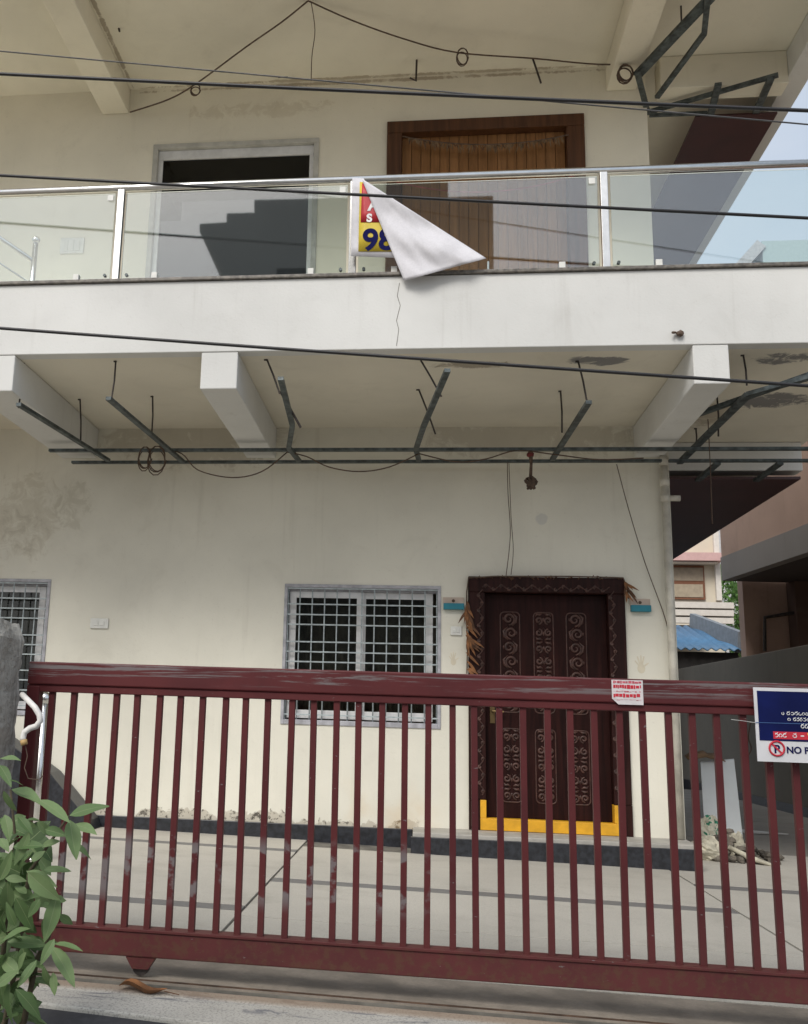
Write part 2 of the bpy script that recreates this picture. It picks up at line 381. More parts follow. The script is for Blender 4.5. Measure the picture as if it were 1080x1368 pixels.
# compound floor of big pale slabs with grey bands
fl = MB(); x0, x1, y0, y1 = -4.5, 5.05, 4.006, 19.0
fl.hexa([(x0, y0, .0), (x1, y0, .0), (x1, y1, .0), (x0, y1, .0), (x0, y0, fz(x0)-.012), (x1, y0, fz(x1)-.012), (x1, y1, fz(x1)-.012), (x0, y1, fz(x0)-.012)])
floor = setting(fl.build('courtyard_floor', M['joint']))
secs = [(-4.45, -.95, [4.40, 5.47, 5.62, 6.70, 7.82, 7.95, 8.58], {1: 1, 4: 1}, 8.58),
        (-.94, 1.87, [4.40, 5.35, 6.44, 6.60, 7.60, 8.17], {2: 1}, 8.17),
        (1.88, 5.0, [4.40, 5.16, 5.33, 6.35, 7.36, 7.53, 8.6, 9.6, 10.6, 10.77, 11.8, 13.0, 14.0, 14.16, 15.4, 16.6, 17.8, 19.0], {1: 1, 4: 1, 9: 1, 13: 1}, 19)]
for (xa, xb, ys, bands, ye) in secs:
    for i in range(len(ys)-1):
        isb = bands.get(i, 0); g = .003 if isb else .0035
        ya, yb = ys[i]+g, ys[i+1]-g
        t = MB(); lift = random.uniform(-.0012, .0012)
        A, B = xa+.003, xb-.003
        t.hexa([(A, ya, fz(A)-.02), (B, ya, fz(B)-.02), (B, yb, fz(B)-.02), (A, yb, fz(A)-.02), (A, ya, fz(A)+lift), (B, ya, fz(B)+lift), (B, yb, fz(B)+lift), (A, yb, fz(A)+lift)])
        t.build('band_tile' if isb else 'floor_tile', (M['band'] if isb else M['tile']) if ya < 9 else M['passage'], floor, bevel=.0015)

# ------------------------------------------------------------------ the house
XL, XR, YE = -7.5, 2.107, 17.0
house = thing('house', 'cream two-storey house with balcony, bare ceiling framing and glass railing', 'house', (-2.5, 12, .4))
dX0, dX1, dZ0, dZ1 = .387, 1.694, .612, 2.706
def rect(x0, y0, x1, y1, Y): a, b = PY(x0, y0, Y), PY(x1, y1, Y); return (a.x, b.x, b.z, a.z)
wX0, wX1, wZ0, wZ1 = rect(381, 780, 589, 974, YW)           # main window outer frame
lw = PY(69, 774, YW); lX1, lZ1, lX0, lZ0 = lw.x, lw.z, lw.x-1.36, wZ0
SLABB, COPT, ROOFZ = 4.056, 4.634, 7.735
wm = wallmesh(XL, XR, .3, SLABB+.02, YW, YW+.23, [(dX0, dX1, dZ0-.0, dZ1), (wX0, wX1, wZ0, wZ1), (lX0, lX1, lZ0, lZ1)])
wm.build('front_wall', M['wall'], house)
u0 = PY(206, 194, YU); u1 = PY(427, 184.7, YU); uX0, uX1, uZ1 = u0.x, u1.x, (u0.z+u1.z)/2; uZ0 = 4.62
v0 = PY(517.7, 165, YU); v1 = PY(780, 153, YU); vX0, vX1, vZ1 = v0.x, v1.x, (v0.z+v1.z)/2; vZ0 = 4.62
um = wallmesh(XL, XR-.008, 4.5, ROOFZ+.02, YU, YU+.23, [(uX0, uX1, uZ0, uZ1), (vX0, vX1, vZ0, vZ1)])
um.build('upper_wall', M['upwall'], house)
box('side_wall', M['upwall'], house, XR-.24, XR-.012, YU+.231, YE, 4.5, ROOFZ+.02)
box('side_wall', M['wall'], house, XR-.24, XR-.004, YW+.231, YE, .2, SLABB+.02)
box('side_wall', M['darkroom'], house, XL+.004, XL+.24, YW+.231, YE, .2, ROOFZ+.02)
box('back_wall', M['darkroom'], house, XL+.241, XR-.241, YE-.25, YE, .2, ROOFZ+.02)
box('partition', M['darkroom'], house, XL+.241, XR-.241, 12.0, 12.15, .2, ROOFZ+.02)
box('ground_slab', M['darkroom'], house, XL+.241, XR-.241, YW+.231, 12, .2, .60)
# left pier standing 2 cm proud of the wall
lp = PY(66, 700, YW).x
# balcony slab with fascia, soffit lip and beams
slab = MB(); slab.box(XL, 3.45, YB+.11, YE, SLABB, 4.60); slab.build('balcony_slab', M['soffit'], house)
fa = MB(); fa.box(XL, 3.46, YB, YB+.108, SLABB-.004, COPT-.028); fa.build('fascia', M['fascia'], house, bevel=.006)
cp = MB(); cp.box(XL, 3.48, YB-.022, YB+.22, COPT-.026, COPT); cp.build('coping', M['coping'], house, bevel=.005)
BZ = HC+.342*YB
for (xa, xb) in ((-3.36, -3.025), (-1.607, -1.337), (1.82, 2.056)):
    b = MB(); b.box(xa, xb, YB+.006, YW-.002, BZ, SLABB-.004); b.build('beam', M['fascia'], house, bevel=.008)
    pass
# roof and its beams
rf = MB(); rf.box(XL-.3, 3.55, 6.6, YE, ROOFZ, ROOFZ+.2); rf.build('roof', M['roofsoffit'], house)
UBZ = HC+.68*YU
for (px0, px1, yy) in ((137.5, 172.5, 152), (810, 850, 119)):
    a, b_ = PY(px0, yy, YU).x, PY(px1, yy, YU).x
    box('roof_beam', M['upwall'], house, a, b_, 6.62, YU-.002, UBZ, ROOFZ-.003, .008)
box('edge_beam', M['fascia'], house, 3.36, 3.56, 6.62, YE, ROOFZ-.27, ROOFZ-.003, .008)
box('cross_beam', M['upwall'], house, XR+.1, 3.359, 8.66, 8.87, ROOFZ-.341, ROOFZ-.003, .008)
# false ceiling boards over the side passage
box('ceiling_board', M['maroonpanel'], house, 2.60, 3.355, 8.98, YE-.1, ROOFZ-.45, ROOFZ-.43)
box('ceiling_board', M['maroonpanel'], house, XR+.01, 3.36, 9.08, YE-.1, SLABB-.36, SLABB-.335)
box('cross_beam', M['fascia'], house, XR+.01, 3.40, 9.12, 9.32, SLABB-.27, SLABB-.003, .006)
# plinth and steps
plz0 = .30
pl = MB(); pl.box(-2.86, -.075, YW-.035, YW-.001, plz0, .588); pl.build('plinth', M['blackgranite'], house, bevel=.004)
stp = MB(); stp.box(-.07, XR-.002, 8.195, YW-.001, .3, .605); stp.build('entrance_step', M['steppaint'], house, bevel=.006)
sf = MB(); sf.box(-.085, XR+.01, 8.165, 8.194, .3, .575); sf.build('step_riser', M['blackgranite'], house, bevel=.004)

# --- main carved door
door = MB()
fw = .142
door.box(dX0, dX0+fw, YW-.035, YW+.12, dZ0+.235, dZ1-fw+.006); door.box(dX1-fw, dX1, YW-.035, YW+.12, dZ0+.235, dZ1-fw+.006)
door.box(dX0, dX1, YW-.036, YW+.12, dZ1-fw+.006, dZ1)
dfr = door.build('front_door', M['doorframe'], house, bevel=.008)
box('frame_foot', M['doorframe'], dfr, dX0, dX0+fw-.05, YW-.035, YW+.12, dZ0-.005, dZ0+.2345); box('frame_foot', M['doorframe'], dfr, dX1-fw+.05, dX1, YW-.035, YW+.12, dZ0-.005, dZ0+.2345)
yl = MB(); yl.box(dX0+fw-.0495, dX0+fw, YW-.038, YW+.12, dZ0+.09, dZ0+.234); yl.box(dX1-fw, dX1-fw+.0495, YW-.038, YW+.12, dZ0+.09, dZ0+.234)
yl.box(dX0+fw-.0495, dX1-fw+.0495, YW-.038, YW+.12, dZ0-.004, dZ0+.0895)
yo = yl.build('threshold', M['yellow'], dfr, bevel=.004); yo['label'] = 'yellow painted threshold'
lx0, lx1, lz0, lz1 = dX0+fw+.002, dX1-fw-.002, dZ0+.092, dZ1-fw
lf = MB(); lf.box(lx0, lx1, YW+.06, YW+.10, lz0, lz1); lf.build('door_leaf', M['doorleaf'], dfr)
def spiral(c, r, turns, ang, sgn, y, n=22):
    pts = []
    for i in range(n+1):
        t = i/n; a = ang+sgn*turns*2*math.pi*t; q = r*(1-.82*t)
        pts.append((c[0]+q*math.cos(a), y, c[1]+q*math.sin(a)))
    return pts
def taper(n, a, b): return [a+(b-a)*math.sin(math.pi*min(1, .15+.85*i/n)) for i in range(n+1)]
def carved(x0, x1, z0, z1, y, kind):
    m = MB(); cx = (x0+x1)/2; w = x1-x0; h = z1-z0; r = .0075
    k = .035
    fr = []
    for (ax, az, s) in ((x1-k, z1-k, 0), (x0+k, z1-k, 90), (x0+k, z0+k, 180), (x1-k, z0+k, 270)):
        for i in range(5): a = R(s+i*22.5); fr.append((ax+k*math.cos(a), y, az+k*math.sin(a)))
    m.tube(fr, .0065, 5, closed=True)
    nrow = max(2, int(round(h/.115))); dh = h/nrow
    for i in range(nrow):
        zc = z0+dh*(i+.5)
        if kind == 0:
            for sg in (-1, 1):
                fl_ = 1 if i % 2 else -1
                m.tube(spiral((cx+sg*w*.24, zc+fl_*dh*.08), w*.19, 1.35, R(90*fl_), sg*fl_, y), taper(22, .003, .0115), 6)
                m.tube([(cx+sg*w*.05, y, zc-dh*.45*fl_), (cx+sg*w*.2, y, zc-dh*.34*fl_), (cx+sg*w*.33, y, zc-dh*.38*fl_), (cx+sg*w*.40, y, zc-dh*.22*fl_)], [.004, .013, .012, .003], 6)
            m.sphere((cx, y, zc), .011, 6, 5, (1, .5, 1.5))
            if i % 2: m.tube([(cx, y, zc+.012), (cx-w*.09, y, zc+dh*.25), (cx, y, zc+dh*.45), (cx+w*.09, y, zc+dh*.25), (cx, y, zc+.012)], .0035, 4)
        else:
            sg = 1 if i % 2 else -1
            m.tube(spiral((cx+sg*w*.06, zc), min(w*.33, dh*.44), 1.5, R(-90), -sg, y, 26), taper(26, .003, .012), 6)
            m.tube([(cx-sg*w*.1, y, zc-dh*.5), (cx-sg*w*.3, y, zc-dh*.2), (cx-sg*w*.34, y, zc+dh*.15), (cx-sg*w*.12, y, zc+dh*.45)], [.004, .014, .012, .003], 6)
            for q in range(3):
                a = R(60+50*q); m.sphere((cx+sg*w*.06+w*.3*math.cos(a)*sg*-1, y, zc+dh*.36*math.sin(a)-dh*.1), .012, 6, 4, (.6, .4, 1.3))
    return m
rows = [(PY(700, 952, YW).z, PY(700, 817, YW).z), (PY(700, 1073, YW).z, PY(700, 974, YW).z)]
for ci, pxx in enumerate((682, 727, 771)):
    for ri, (za, zb) in enumerate(rows):
        c = PY(pxx, 880, YW+.06).x
        cm = carved(c-.082, c+.082, za, zb, YW+.061, 0 if (ci == 1 or ri == 1) else 1)
        cm.build('carved_panel', M['carving'], dfr, smooth=True)
# running vine on the frame
for (a, b, vert) in (((dX0+.105, dZ0+.27), (dX0+.105, dZ1-.11), 1), ((dX1-.105, dZ0+.27), (dX1-.105, dZ1-.11), 1), ((dX0+.12, dZ1-.095), (dX1-.12, dZ1-.095), 0)):
    v = MB(); L = (b[1]-a[1]) if vert else (b[0]-a[0]); n = int(L/.006); pts = []
    for i in range(n+1):
        t = i/n; o = .017*math.sin(t*L/.13*2*math.pi)
        pts.append((a[0]+(o if vert else t*L), YW-.037, a[1]+(t*L if vert else o)))
    v.tube(pts, .0055, 4)
    for i in range(int(L/.065)):
        t = (i+.5)*.065; sg = 1 if i % 2 else -1; o = -sg*.014
        c = (a[0]+(o if vert else t), a[1]+(t if vert else o))
        v.tube(spiral(c, .016, 1.1, R(90*sg), sg, YW-.037, 10), taper(10, .002, .0085), 5)
    v.build('carved_vine', M['carving'], dfr, smooth=True)
hd = MB(); h0 = PY(658, 950, YW+.06)
hd.tube([(h0.x, YW+.058, h0.z), (h0.x, YW+.01, h0.z), (h0.x+.09, YW+.01, h0.z-.004)], .009, 8); hd.box(h0.x-.02, h0.x+.02, YW+.052, YW+.0595, h0.z-.10, h0.z+.06)
hd.build('handle', plain('old_brass', (.16, .11, .05), .4, .8), dfr)

# --- upper plank door
uf = MB(); f2 = PY(537, 200, YU).x-vX0; f3 = vX1-PY(757, 190, YU).x; ft = .125
uf.box(vX0, vX0+f2, YU-.03, YU+.12, vZ0, vZ1-ft-.001); uf.box(vX1-f3, vX1, YU-.03, YU+.12, vZ0, vZ1-ft-.001); uf.box(vX0, vX1, YU-.032, YU+.12, vZ1-ft, vZ1)
udoor = uf.build('balcony_door', M['upframe'], house, bevel=.006)
a, b_ = vX0+f2+.002, vX1-f3-.002; npk = 17; pw = (b_-a)/npk
box('door_backing', M['upframe'], udoor, a, b_, YU+.10, YU+.115, vZ0, vZ1-ft)
for i in range(npk):
    d = random.uniform(0, .003)
    box('door_plank', M['updoor'] if (i*7) % 5 else M['updoorlight'], udoor, a+i*pw+.0018, a+(i+1)*pw-.0018, YU+.07-d, YU+.098, vZ0+.002, vZ1-ft-.002, .003)
box('handle', M['steel'], udoor, a+(b_-a)*.5+.03, a+(b_-a)*.5+.05, YU+.03, YU+.066, 5.45, 5.75, .004)

# --- windows
def sliding_window(x0, x1, z0, z1, lab, vert_n):
    fr = MB(); t = .028; d0, d1 = YW-.012, YW+.10
    fr.box(x0, x0+t, d0, d1, z0, z1-t); fr.box(x1-t, x1, d0, d1, z0, z1-t); fr.box(x0, x1, d0, d1, z1-t, z1)
    fr.box(x0+t, x1-t, d0, d1, z0, z0+t*1.5)
    w = fr.build('window', M['frame'], house, bevel=.004)
    w['label'] = lab
    mid = (x0+x1)/2-.02; s = .062
    for k, (a, b, yy) in enumerate(((x0+t+.012, mid+.035, YW+.05), (mid-.01, x1-t-.04, YW+.075))):
        sh = MB(); za, zb = z0+t*1.5+.012, z1-t-.03
        sh.box(a, a+s, yy, yy+.022, za, zb); sh.box(b-s, b, yy, yy+.022, za, zb); sh.box(a+s, b-s, yy, yy+.022, za, za+s*1.15); sh.box(a+s, b-s, yy, yy+.022, zb-s*.9, zb)
        so = sh.build('sash', M['alu'], w, bevel=.003)
        box('pane', M['pane'], w, a+s-.004, b-s+.004, yy+.009, yy+.013, za+s*1.15-.004, zb-s*.9+.004)
    tr = MB(); tr.box(x0+t, x1-t, YW+.045, YW+.11, z1-t-.029, z1-t-.001); tr.build('track_head', M['frame'], w)
    # security grille: rods flush with the outer wall
    bx = [x0+t+(x1-x0-2*t)*i/vert_n for i in range(vert_n+1)]
    for i, x in enumerate(bx):
        x = min(max(x, x0+t+.006), x1-t-.006)
        MB().tube([(x, YW+.012, z0+t*1.5-.002), (x, YW+.012, z1-t+.002)], .0058, 6).build('grille_rod', M['grille'], w, smooth=True)
    H = z1-z0; ys = [.030, .145, .22, .292, .416, .487, .558, .675, .745, .818, .93]
    for f in ys:
        z = z1-f*H
        MB().box(x0+t-.001, x1-t+.001, YW+.001, YW+.0055, z-.006, z+.006).build('grille_bar', M['grille'], w)
    return w
sliding_window(wX0, wX1, wZ0, wZ1, 'barred window beside the carved door', 12)
sliding_window(lX0, lX1, lZ0, lZ1, 'barred window beyond the gate pillar', 12)
cu = MB(); cu.v = []
for wi, (xa, xb) in enumerate(((wX0, wX1), (lX0, lX1))):
    c = MB(); n = 60
    for i in range(n+1):
        x = xa+(xb-xa)*i/n; y = YW+.30+.025*math.sin(i*1.35)+.012*math.sin(i*.61)
        c.v += [(x, y, wZ0-.05), (x, y, wZ1+.03)]
    c.f = [(2*i, 2*i+2, 2*i+3, 2*i+1) for i in range(n)]
    c.build('curtain', plain('dark_curtain', (.20, .185, .155), .9, var=.3), house, smooth=True)
uw = MB(); t = .05
uw.box(uX0, uX0+t, YU-.015, YU+.1, uZ0, uZ1-t); uw.box(uX1-t, uX1, YU-.015, YU+.1, uZ0, uZ1-t); uw.box(uX0, uX1, YU-.016, YU+.1, uZ1-t, uZ1)
uwo = uw.build('balcony_window', M['ufframe'], house, bevel=.005)
s = MB(); t2 = .045; a, b_, c_ = uX0+t+.001, uX1-t-.001, uZ1-t-.001
s.box(a, a+t2, YU+.03, YU+.08, uZ0, c_-.10); s.box(b_-t2, b_, YU+.03, YU+.08, uZ0, c_-.10); s.box(a, b_, YU+.03, YU+.08, c_-.10, c_)
s.build('sash', M['alu'], uwo, bevel=.004)
box('pane', M['darkpane'], uwo, a+t2-.005, b_-t2+.005, YU+.05, YU+.056, uZ0, c_-.098)

# --- balcony glass railing
rail = MB(); zr = HC+.594*YB
rail.tube([(XL, YB+.06, zr-.028), (3.40, YB+.06, zr-.028)], .027, 12)
ro = rail.build('balcony_railing', M['steel'], house, smooth=True)
px_posts = [PY(160, 300, YB+.06).x, PY(472, 300, YB+.06).x, PY(808, 290, YB+.06).x]
step = (px_posts[2]-px_posts[0])/2
px_posts = [px_posts[0]-2*step, px_posts[0]-step]+px_posts+[3.38]
for i, x in enumerate(px_posts):
    box('post', M['steel'], ro, x-.026, x+.026, YB+.04, YB+.075, COPT, zr-.045, .004)
    bs = MB(); bs.box(x-.05, x-.03, YB+.03, YB+.08, COPT, COPT+.014) if False else None
    if i < len(px_posts)-1:
        x2 = px_posts[i+1]
        box('glass_panel', M['railglass'], ro, x+.045, x2-.045, YB+.052, YB+.062, COPT+.018, zr-.075)
        for k, q in enumerate((.17, .83)):
            xc = x+(x2-x)*q
            box('glass_clamp', M['whiteplastic'], ro, xc-.022, xc+.022, YB+.035, YB+.08, COPT, COPT+.07, .003)
        for xe in (x+.085, x2-.085):
            bl = MB(); bl.tube([(xe, YB+.045, COPT+.06), (xe, YB+.07, COPT+.06)], .012, 10); bl.build('glass_bolt', M['gi'], ro)
        box('spacer', M['whiteplastic'], ro, x2-.105, x2-.06, YB+.046, YB+.051, zr-.135, zr-.088)
# stair rail seen behind the left glass
yst = 7.6
n0, n1 = PY(48, 325, yst), PY(43, 372, yst)
sr = MB(); sr.tube([(n0.x, yst, 4.601), (n0.x, yst, n0.z)], .024, 10); sr.sphere((n0.x, yst, n0.z+.03), .036, 12, 8)
sro = sr.build('stair_rail', M['steel'], house, smooth=True)
q0, q1 = PY(43, 348, yst), PY(0, 318, yst); e = q1+(q1-q0)*3
MB().tube([q0, e], .022, 10).build('handrail', M['steel'], sro, smooth=True)
q0, q1 = PY(38, 377, yst), PY(0, 352, yst); e = q1+(q1-q0)*3; MB().tube([q0, e], .010, 8).build('handrail', M['steel'], sro, smooth=True)

# --- small fittings on the walls
def switchplate(px0, py0, px1, py1, Y, n):
    a, b = PY(px0, py0, Y), PY(px1, py1, Y)
    o = box('switch_plate', M['whiteplastic'], house, a.x, b.x, Y-.018, Y-.001, b.z, a.z, .004)
    w = (b.x-a.x)/(n+1)
    for i in range(n): 
        xx = a.x+w*(i+.65); box('switch', M['whiteplastic'], o, xx, xx+w*.7, Y-.024, Y-.0185, b.z+.025, a.z-.025, .002)
switchplate(122, 826, 145, 840, YW, 2); switchplate(602, 837, 617, 849, YW, 2); switchplate(82, 319, 112, 339, YU, 3)
# rain pipe on the corner
pp = MB(); xp = XR-.055; yp = YW-.062
pp.tube([(xp, yp, .61), (xp, yp, SLABB-.28)], .033, 14)
po = pp.build('rain_pipe', M['pvc'], house, smooth=True)
for z in (SLABB-.34, SLABB-.52, SLABB-.66): MB().tube([(xp, yp, z-.035), (xp, yp, z+.035)], .041, 14).build('pipe_coupling', M['pvc'], po, smooth=True)
MB().tube([(xp, yp, SLABB-.285), (xp+.02, yp-.01, SLABB-.2), (xp+.12, yp, SLABB-.12), (xp+.14, yp+.02, SLABB-.01)], .033, 12).build('pipe_elbow', M['pvc'], po, smooth=True)
MB().tube([(xp+.02, yp, SLABB-.66), (xp+.12, yp, SLABB-.66)], .026, 12).build('pipe_outlet', M['pvc'], po, smooth=True)
# stub of an old fitting on the fascia
c = PY(908, 447, YB); sb = MB(); sb.sphere((c.x, YB-.02, c.z), .03, 8, 6, (1, .8, .7), .5, 3); sb.tube([(c.x-.03, YB-.015, c.z+.01), (c.x-.055, YB-.04, c.z+.0)], .009, 6)
sb.build('pipe_stub', M['rope'], house)
# thin rust streak below it and a hairline crack under the banner
cr = MB(); pts = [PY(x, y, YB-.001) for x, y in ((534, 378), (531, 395), (535, 408), (530, 428), (533, 440), (530, 462))]
cr.tube(pts, .0022, 4); cr.build('hairline_crack', plain('crack_grey', (.2, .19, .17), .9), house)

# --- bare false-ceiling framing: main channels, cross channels, hanger rods
CZ = HC+2.18
def channel(parent, p, q, w=.045, h=.022): return MB().bar(p, q, w, h).build('channel', M['gi'], parent)
cf = MB().bar((-3.26, 8.03, CZ+.012), (3.27, 8.03, CZ+.012), .045, .024).build('ceiling_framing', M['gi'], house)
channel(cf, (-3.20, 8.44, CZ+.010), (2.0, 8.40, CZ+.010)); channel(cf, (2.06, 8.40, CZ+.010), (3.27, 8.40, CZ+.010))
cross = [[(25, 540), (145, 615)], [(145, 532), (245, 617)], [(375, 525), (391, 568), (386, 598), (400, 616)], [(598, 515), (566, 570), (556, 600), (560, 616)], [(787, 537), (738, 614)]]
for path in cross:
    pts = [PZ(x, y, CZ-.014) for x, y in path]
    if len(path) > 2: pts[0].z += .10; pts[0].y -= .02
    for a, b in zip(pts, pts[1:]): channel(cf, a, b, .04, .026)
def rod(parent, px, py, qx, qy, zs, wid=.007):
    a = PZ(px, py, zs); b = PY(qx, qy, a.y+.01)
    MB().tube([a+Vector((0, 0, .01)), a.lerp(b, .5)+Vector((.006, 0, 0)), b], wid, 6).build('hanger_rod', M['rod'], parent)
    MB().tube([a+Vector((-.016, 0, -.005)), a+Vector((.007, 0, -.005))], .007, 6).build('hanger_clip', M['rod'], parent)
for r_ in ((32, 485, 25, 545), (155, 482, 149, 535), (107, 533, 108, 592), (204, 529, 203, 580), (356, 480, 374, 526), (560, 479, 590, 530), (559, 520, 582, 580), (772, 482, 784, 535), (749, 522, 751, 578)):
    rod(cf, *r_, SLABB)
MB().tube([PY(375, 523, 7.0), PY(402, 571, 7.0)], .011, 6).build('hanger_rod', M['rod'], cf)
# right-hand bay
rc = [[(1080, 500), (1000, 527), (925, 575), (905, 618)], [(1080, 520), (985, 545)]]
zc = SLABB-.30
channel(cf, PZ(1085, 503, zc), PZ(1000, 527, zc), .05, .03); channel(cf, PZ(1000, 527, zc), PZ(908, 618, zc), .05, .03)
channel(cf, PZ(1085, 500, zc+.05), PZ(925, 556, zc+.05), .05, .03)
for (x0_, x1_) in ((2.45, 2.45), (2.95, 2.95)): channel(cf, (x0_, 8.38, CZ-.016), (x1_, 9.0, CZ-.016), .05, .026)
for r_ in ((993, 474, 998, 515), (958, 527, 960, 583), (930, 572, 930, 598)): rod(cf, *r_, SLABB)
# upper bay
uz = ROOFZ-.40
def upch(path, w=.05, lift=0):
    for a, b in zip(path, path[1:]): MB().bar(PZ(*a, uz+lift), PZ(*b, uz+lift), w, .03).build('channel', M['gi'], cf2)
cf2 = MB().bar(PZ(866, 150, uz), PZ(1040, 100, uz), .045, .03).build('ceiling_framing', M['gi'], house)
upch([(852, 100), (950, -4)], .09, .03); upch([(946, -4), (941, 45), (878, 130)], .045, -.03); upch([(852, 98), (866, 152)], .05, -.05)
upch([(960, 112), (950, 152)], .06, -.03); upch([(1030, 105), (1010, 150)], .06, -.03); upch([(868, 154), (945, 151)], .03, -.06)
def uprod(px, py, qx, qy, r=.008):
    a = PZ(px, py, ROOFZ); b = PY(qx, qy, a.y); MB().tube([a, b], r, 6).build('hanger_rod', M['rod'], cf2)
uprod(910, 8, 911, 40)
# hooks left in the roof soffit
for path in (((557, 80), (556, 108), (548, 104)), ((712, 78), (723, 111)), ((159, 38), (160, 42)), ((372, 103), (410, 98), (414, 96))):
    a = PZ(*path[0], ROOFZ); pts = [a]+[PY(x, y, a.y-.0) for x, y in path[1:]]
    MB().tube(pts, .010, 6).build('ceiling_hook', M['rod'], house)

# --- low stair kerb and its steel newel behind the gate's left end
sk = PZ(112, 1092, fz(-2.6)); yk = 8.28
k0 = PY(66, 1032, yk); k1 = PY(118, 1096, yk)
kb = MB(); kb.poly([(k1.x+.03, yk, fz(k1.x)+.0), (k1.x, yk, k1.z), (k0.x, yk, k0.z), (k0.x-.9, yk, k0.z+.55), (k0.x-.9, yk, fz(-3))], (0, .28, 0))
stair = thing('entry_stair', 'short side stair with sloping black granite kerb behind the gate', 'stair', (k0.x, 8, fz(-3)))
kb.build('kerb', M['blackgranite'], stair, bevel=.006)
ny = 6.6; a = PY(60, 940, ny); sp = thing('newel_post', 'polished steel newel post with ball top, just inside the gate end', 'post', (a.x, ny, fz(a.x)))
MB().tube([(a.x, ny, fz(a.x)), (a.x, ny, a.z)], .028, 14).build('tube', M['steel'], sp, smooth=True)
MB().sphere((a.x, ny, a.z+.035), .045, 14, 10).build('ball', M['steel'], sp, smooth=True)
MB().tube([(a.x, ny, fz(a.x)), (a.x, ny, fz(a.x)+.02)], .06, 14).build('foot_plate', M['steel'], sp, smooth=True)

# ------------------------------------------------------------------ things hung on the house
# banner: printed front still tied to the post, the rest folded over showing its white back
bn = thing('banner', 'torn vinyl banner folded over its white back on the balcony railing', 'banner', (PY(540, 372, YB-.05).x, YB-.05, 4.5))
vin = plain('white_vinyl', (.64, .63, .655), .7, var=.10, scale=6, fine=.12, spec=.2)
def sheet(name, mat, P4, Y, nx, nz, amp, sd_, parent):
    m = MB(); p = [PY(x, y, Y) for x, y in P4]
    for j in range(nz+1):
        for i in range(nx+1):
            u, v = i/nx, j/nz; q = (p[0]*(1-u)+p[1]*u)*(1-v)+(p[3]*(1-u)+p[2]*u)*v
            q.y += amp*(noise.noise(Vector((u*3+sd_, v*3, 0)))+.5*noise.noise(Vector((u*8+sd_, v*6, 2)))); m.v.append(tuple(q))
    for j in range(nz):
        for i in range(nx): k = j*(nx+1)+i; m.f.append((k, k+1, k+nx+2, k+nx+1))
    o = m.build(name, mat, parent, smooth=True); so = o.modifiers.new('thick', 'SOLIDIFY'); so.thickness = .0015; return o
yb_ = YB-.026
sheet('printed_side', vin, ((471, 238), (486, 238), (541, 345), (469, 342)), yb_, 6, 8, .0, 0, bn)
sheet('yellow_border', plain('yellow_print', (.62, .47, .04), .5, var=.08), ((481, 243), (489, 244), (533, 336), (479, 336)), yb_-.004, 4, 4, .0, 1, bn)
sheet('red_print', plain('red_print', (.46, .02, .03), .5, var=.08), ((484, 245), (489, 245), (516, 297), (482, 297)), yb_-.007, 4, 4, .0, 2, bn)
def text(s, size, name, mat, parent, loc, bold=.0, rot=(R(90), 0, 0), align='LEFT', ext=.0008):
    cu_ = bpy.data.curves.new(name, 'FONT'); cu_.body = s; cu_.size = size; cu_.offset = bold; cu_.extrude = ext; cu_.align_x = align
    to = bpy.data.objects.new(name+'_src', cu_); col.objects.link(to)
    me = bpy.data.meshes.new_from_object(to.evaluated_get(bpy.context.evaluated_depsgraph_get()))
    bpy.data.objects.remove(to); me.materials.clear(); me.materials.append(mat)
    o = bpy.data.objects.new(name, me); link(o, parent, loc); o.rotation_euler = rot; return o
navy = plain('navy_ink', (.010, .011, .075), .85, spec=.08); white_ink = plain('white_ink', (.75, .75, .75), .5); redink = plain('red_ink', (.55, .02, .04), .5)
p = PY(484, 334, yb_-.0095); text('986', .235, 'number', navy, bn, p, .006)
p = PY(490, 296, yb_-.0105); text('S', .085, 'letter', white_ink, bn, p, .004)
p = PY(492, 281, yb_-.0105); text('A', .13, 'letter', white_ink, bn, p, .004)
# the folded flap
fl_ = MB(); A_, B_, C_ = (483, 238), (650, 345), (540, 375); n = 34
idx = {}
for i in range(n+1):
    for j in range(n+1-i):
        u, v = i/n, j/n; x = A_[0]+(B_[0]-A_[0])*u+(C_[0]-A_[0])*v; y = A_[1]+(B_[1]-A_[1])*u+(C_[1]-A_[1])*v
        w = 1-u-v; bul = .045*(u*v*4)+0.009*(abs(noise.noise(Vector((u*2.5-v*3.5, v*1.2, 7))))+.5*abs(noise.noise(Vector((u*9-v*7, v*3, 9)))))*min(1, w*6)*min(1, (u+.02)*5)+.03*math.sin((u*3+v*7)*2.2)*min(u, .3)*2
        fold = .018*noise.noise(Vector((u*6, v*5, 3)))
        q = PY(x, y, YB-.050-bul-fold*.6*min(1, u*4)); idx[(i, j)] = len(fl_.v); fl_.v.append(tuple(q))
for i in range(n):
    for j in range(n-i):
        fl_.f.append((idx[(i, j)], idx[(i+1, j)], idx[(i, j+1)]))
        if i+j < n-1: fl_.f.append((idx[(i+1, j)], idx[(i+1, j+1)], idx[(i, j+1)]))
fo = fl_.build('folded_flap', vin, bn, smooth=True); so = fo.modifiers.new('thick', 'SOLIDIFY'); so.thickness = .002

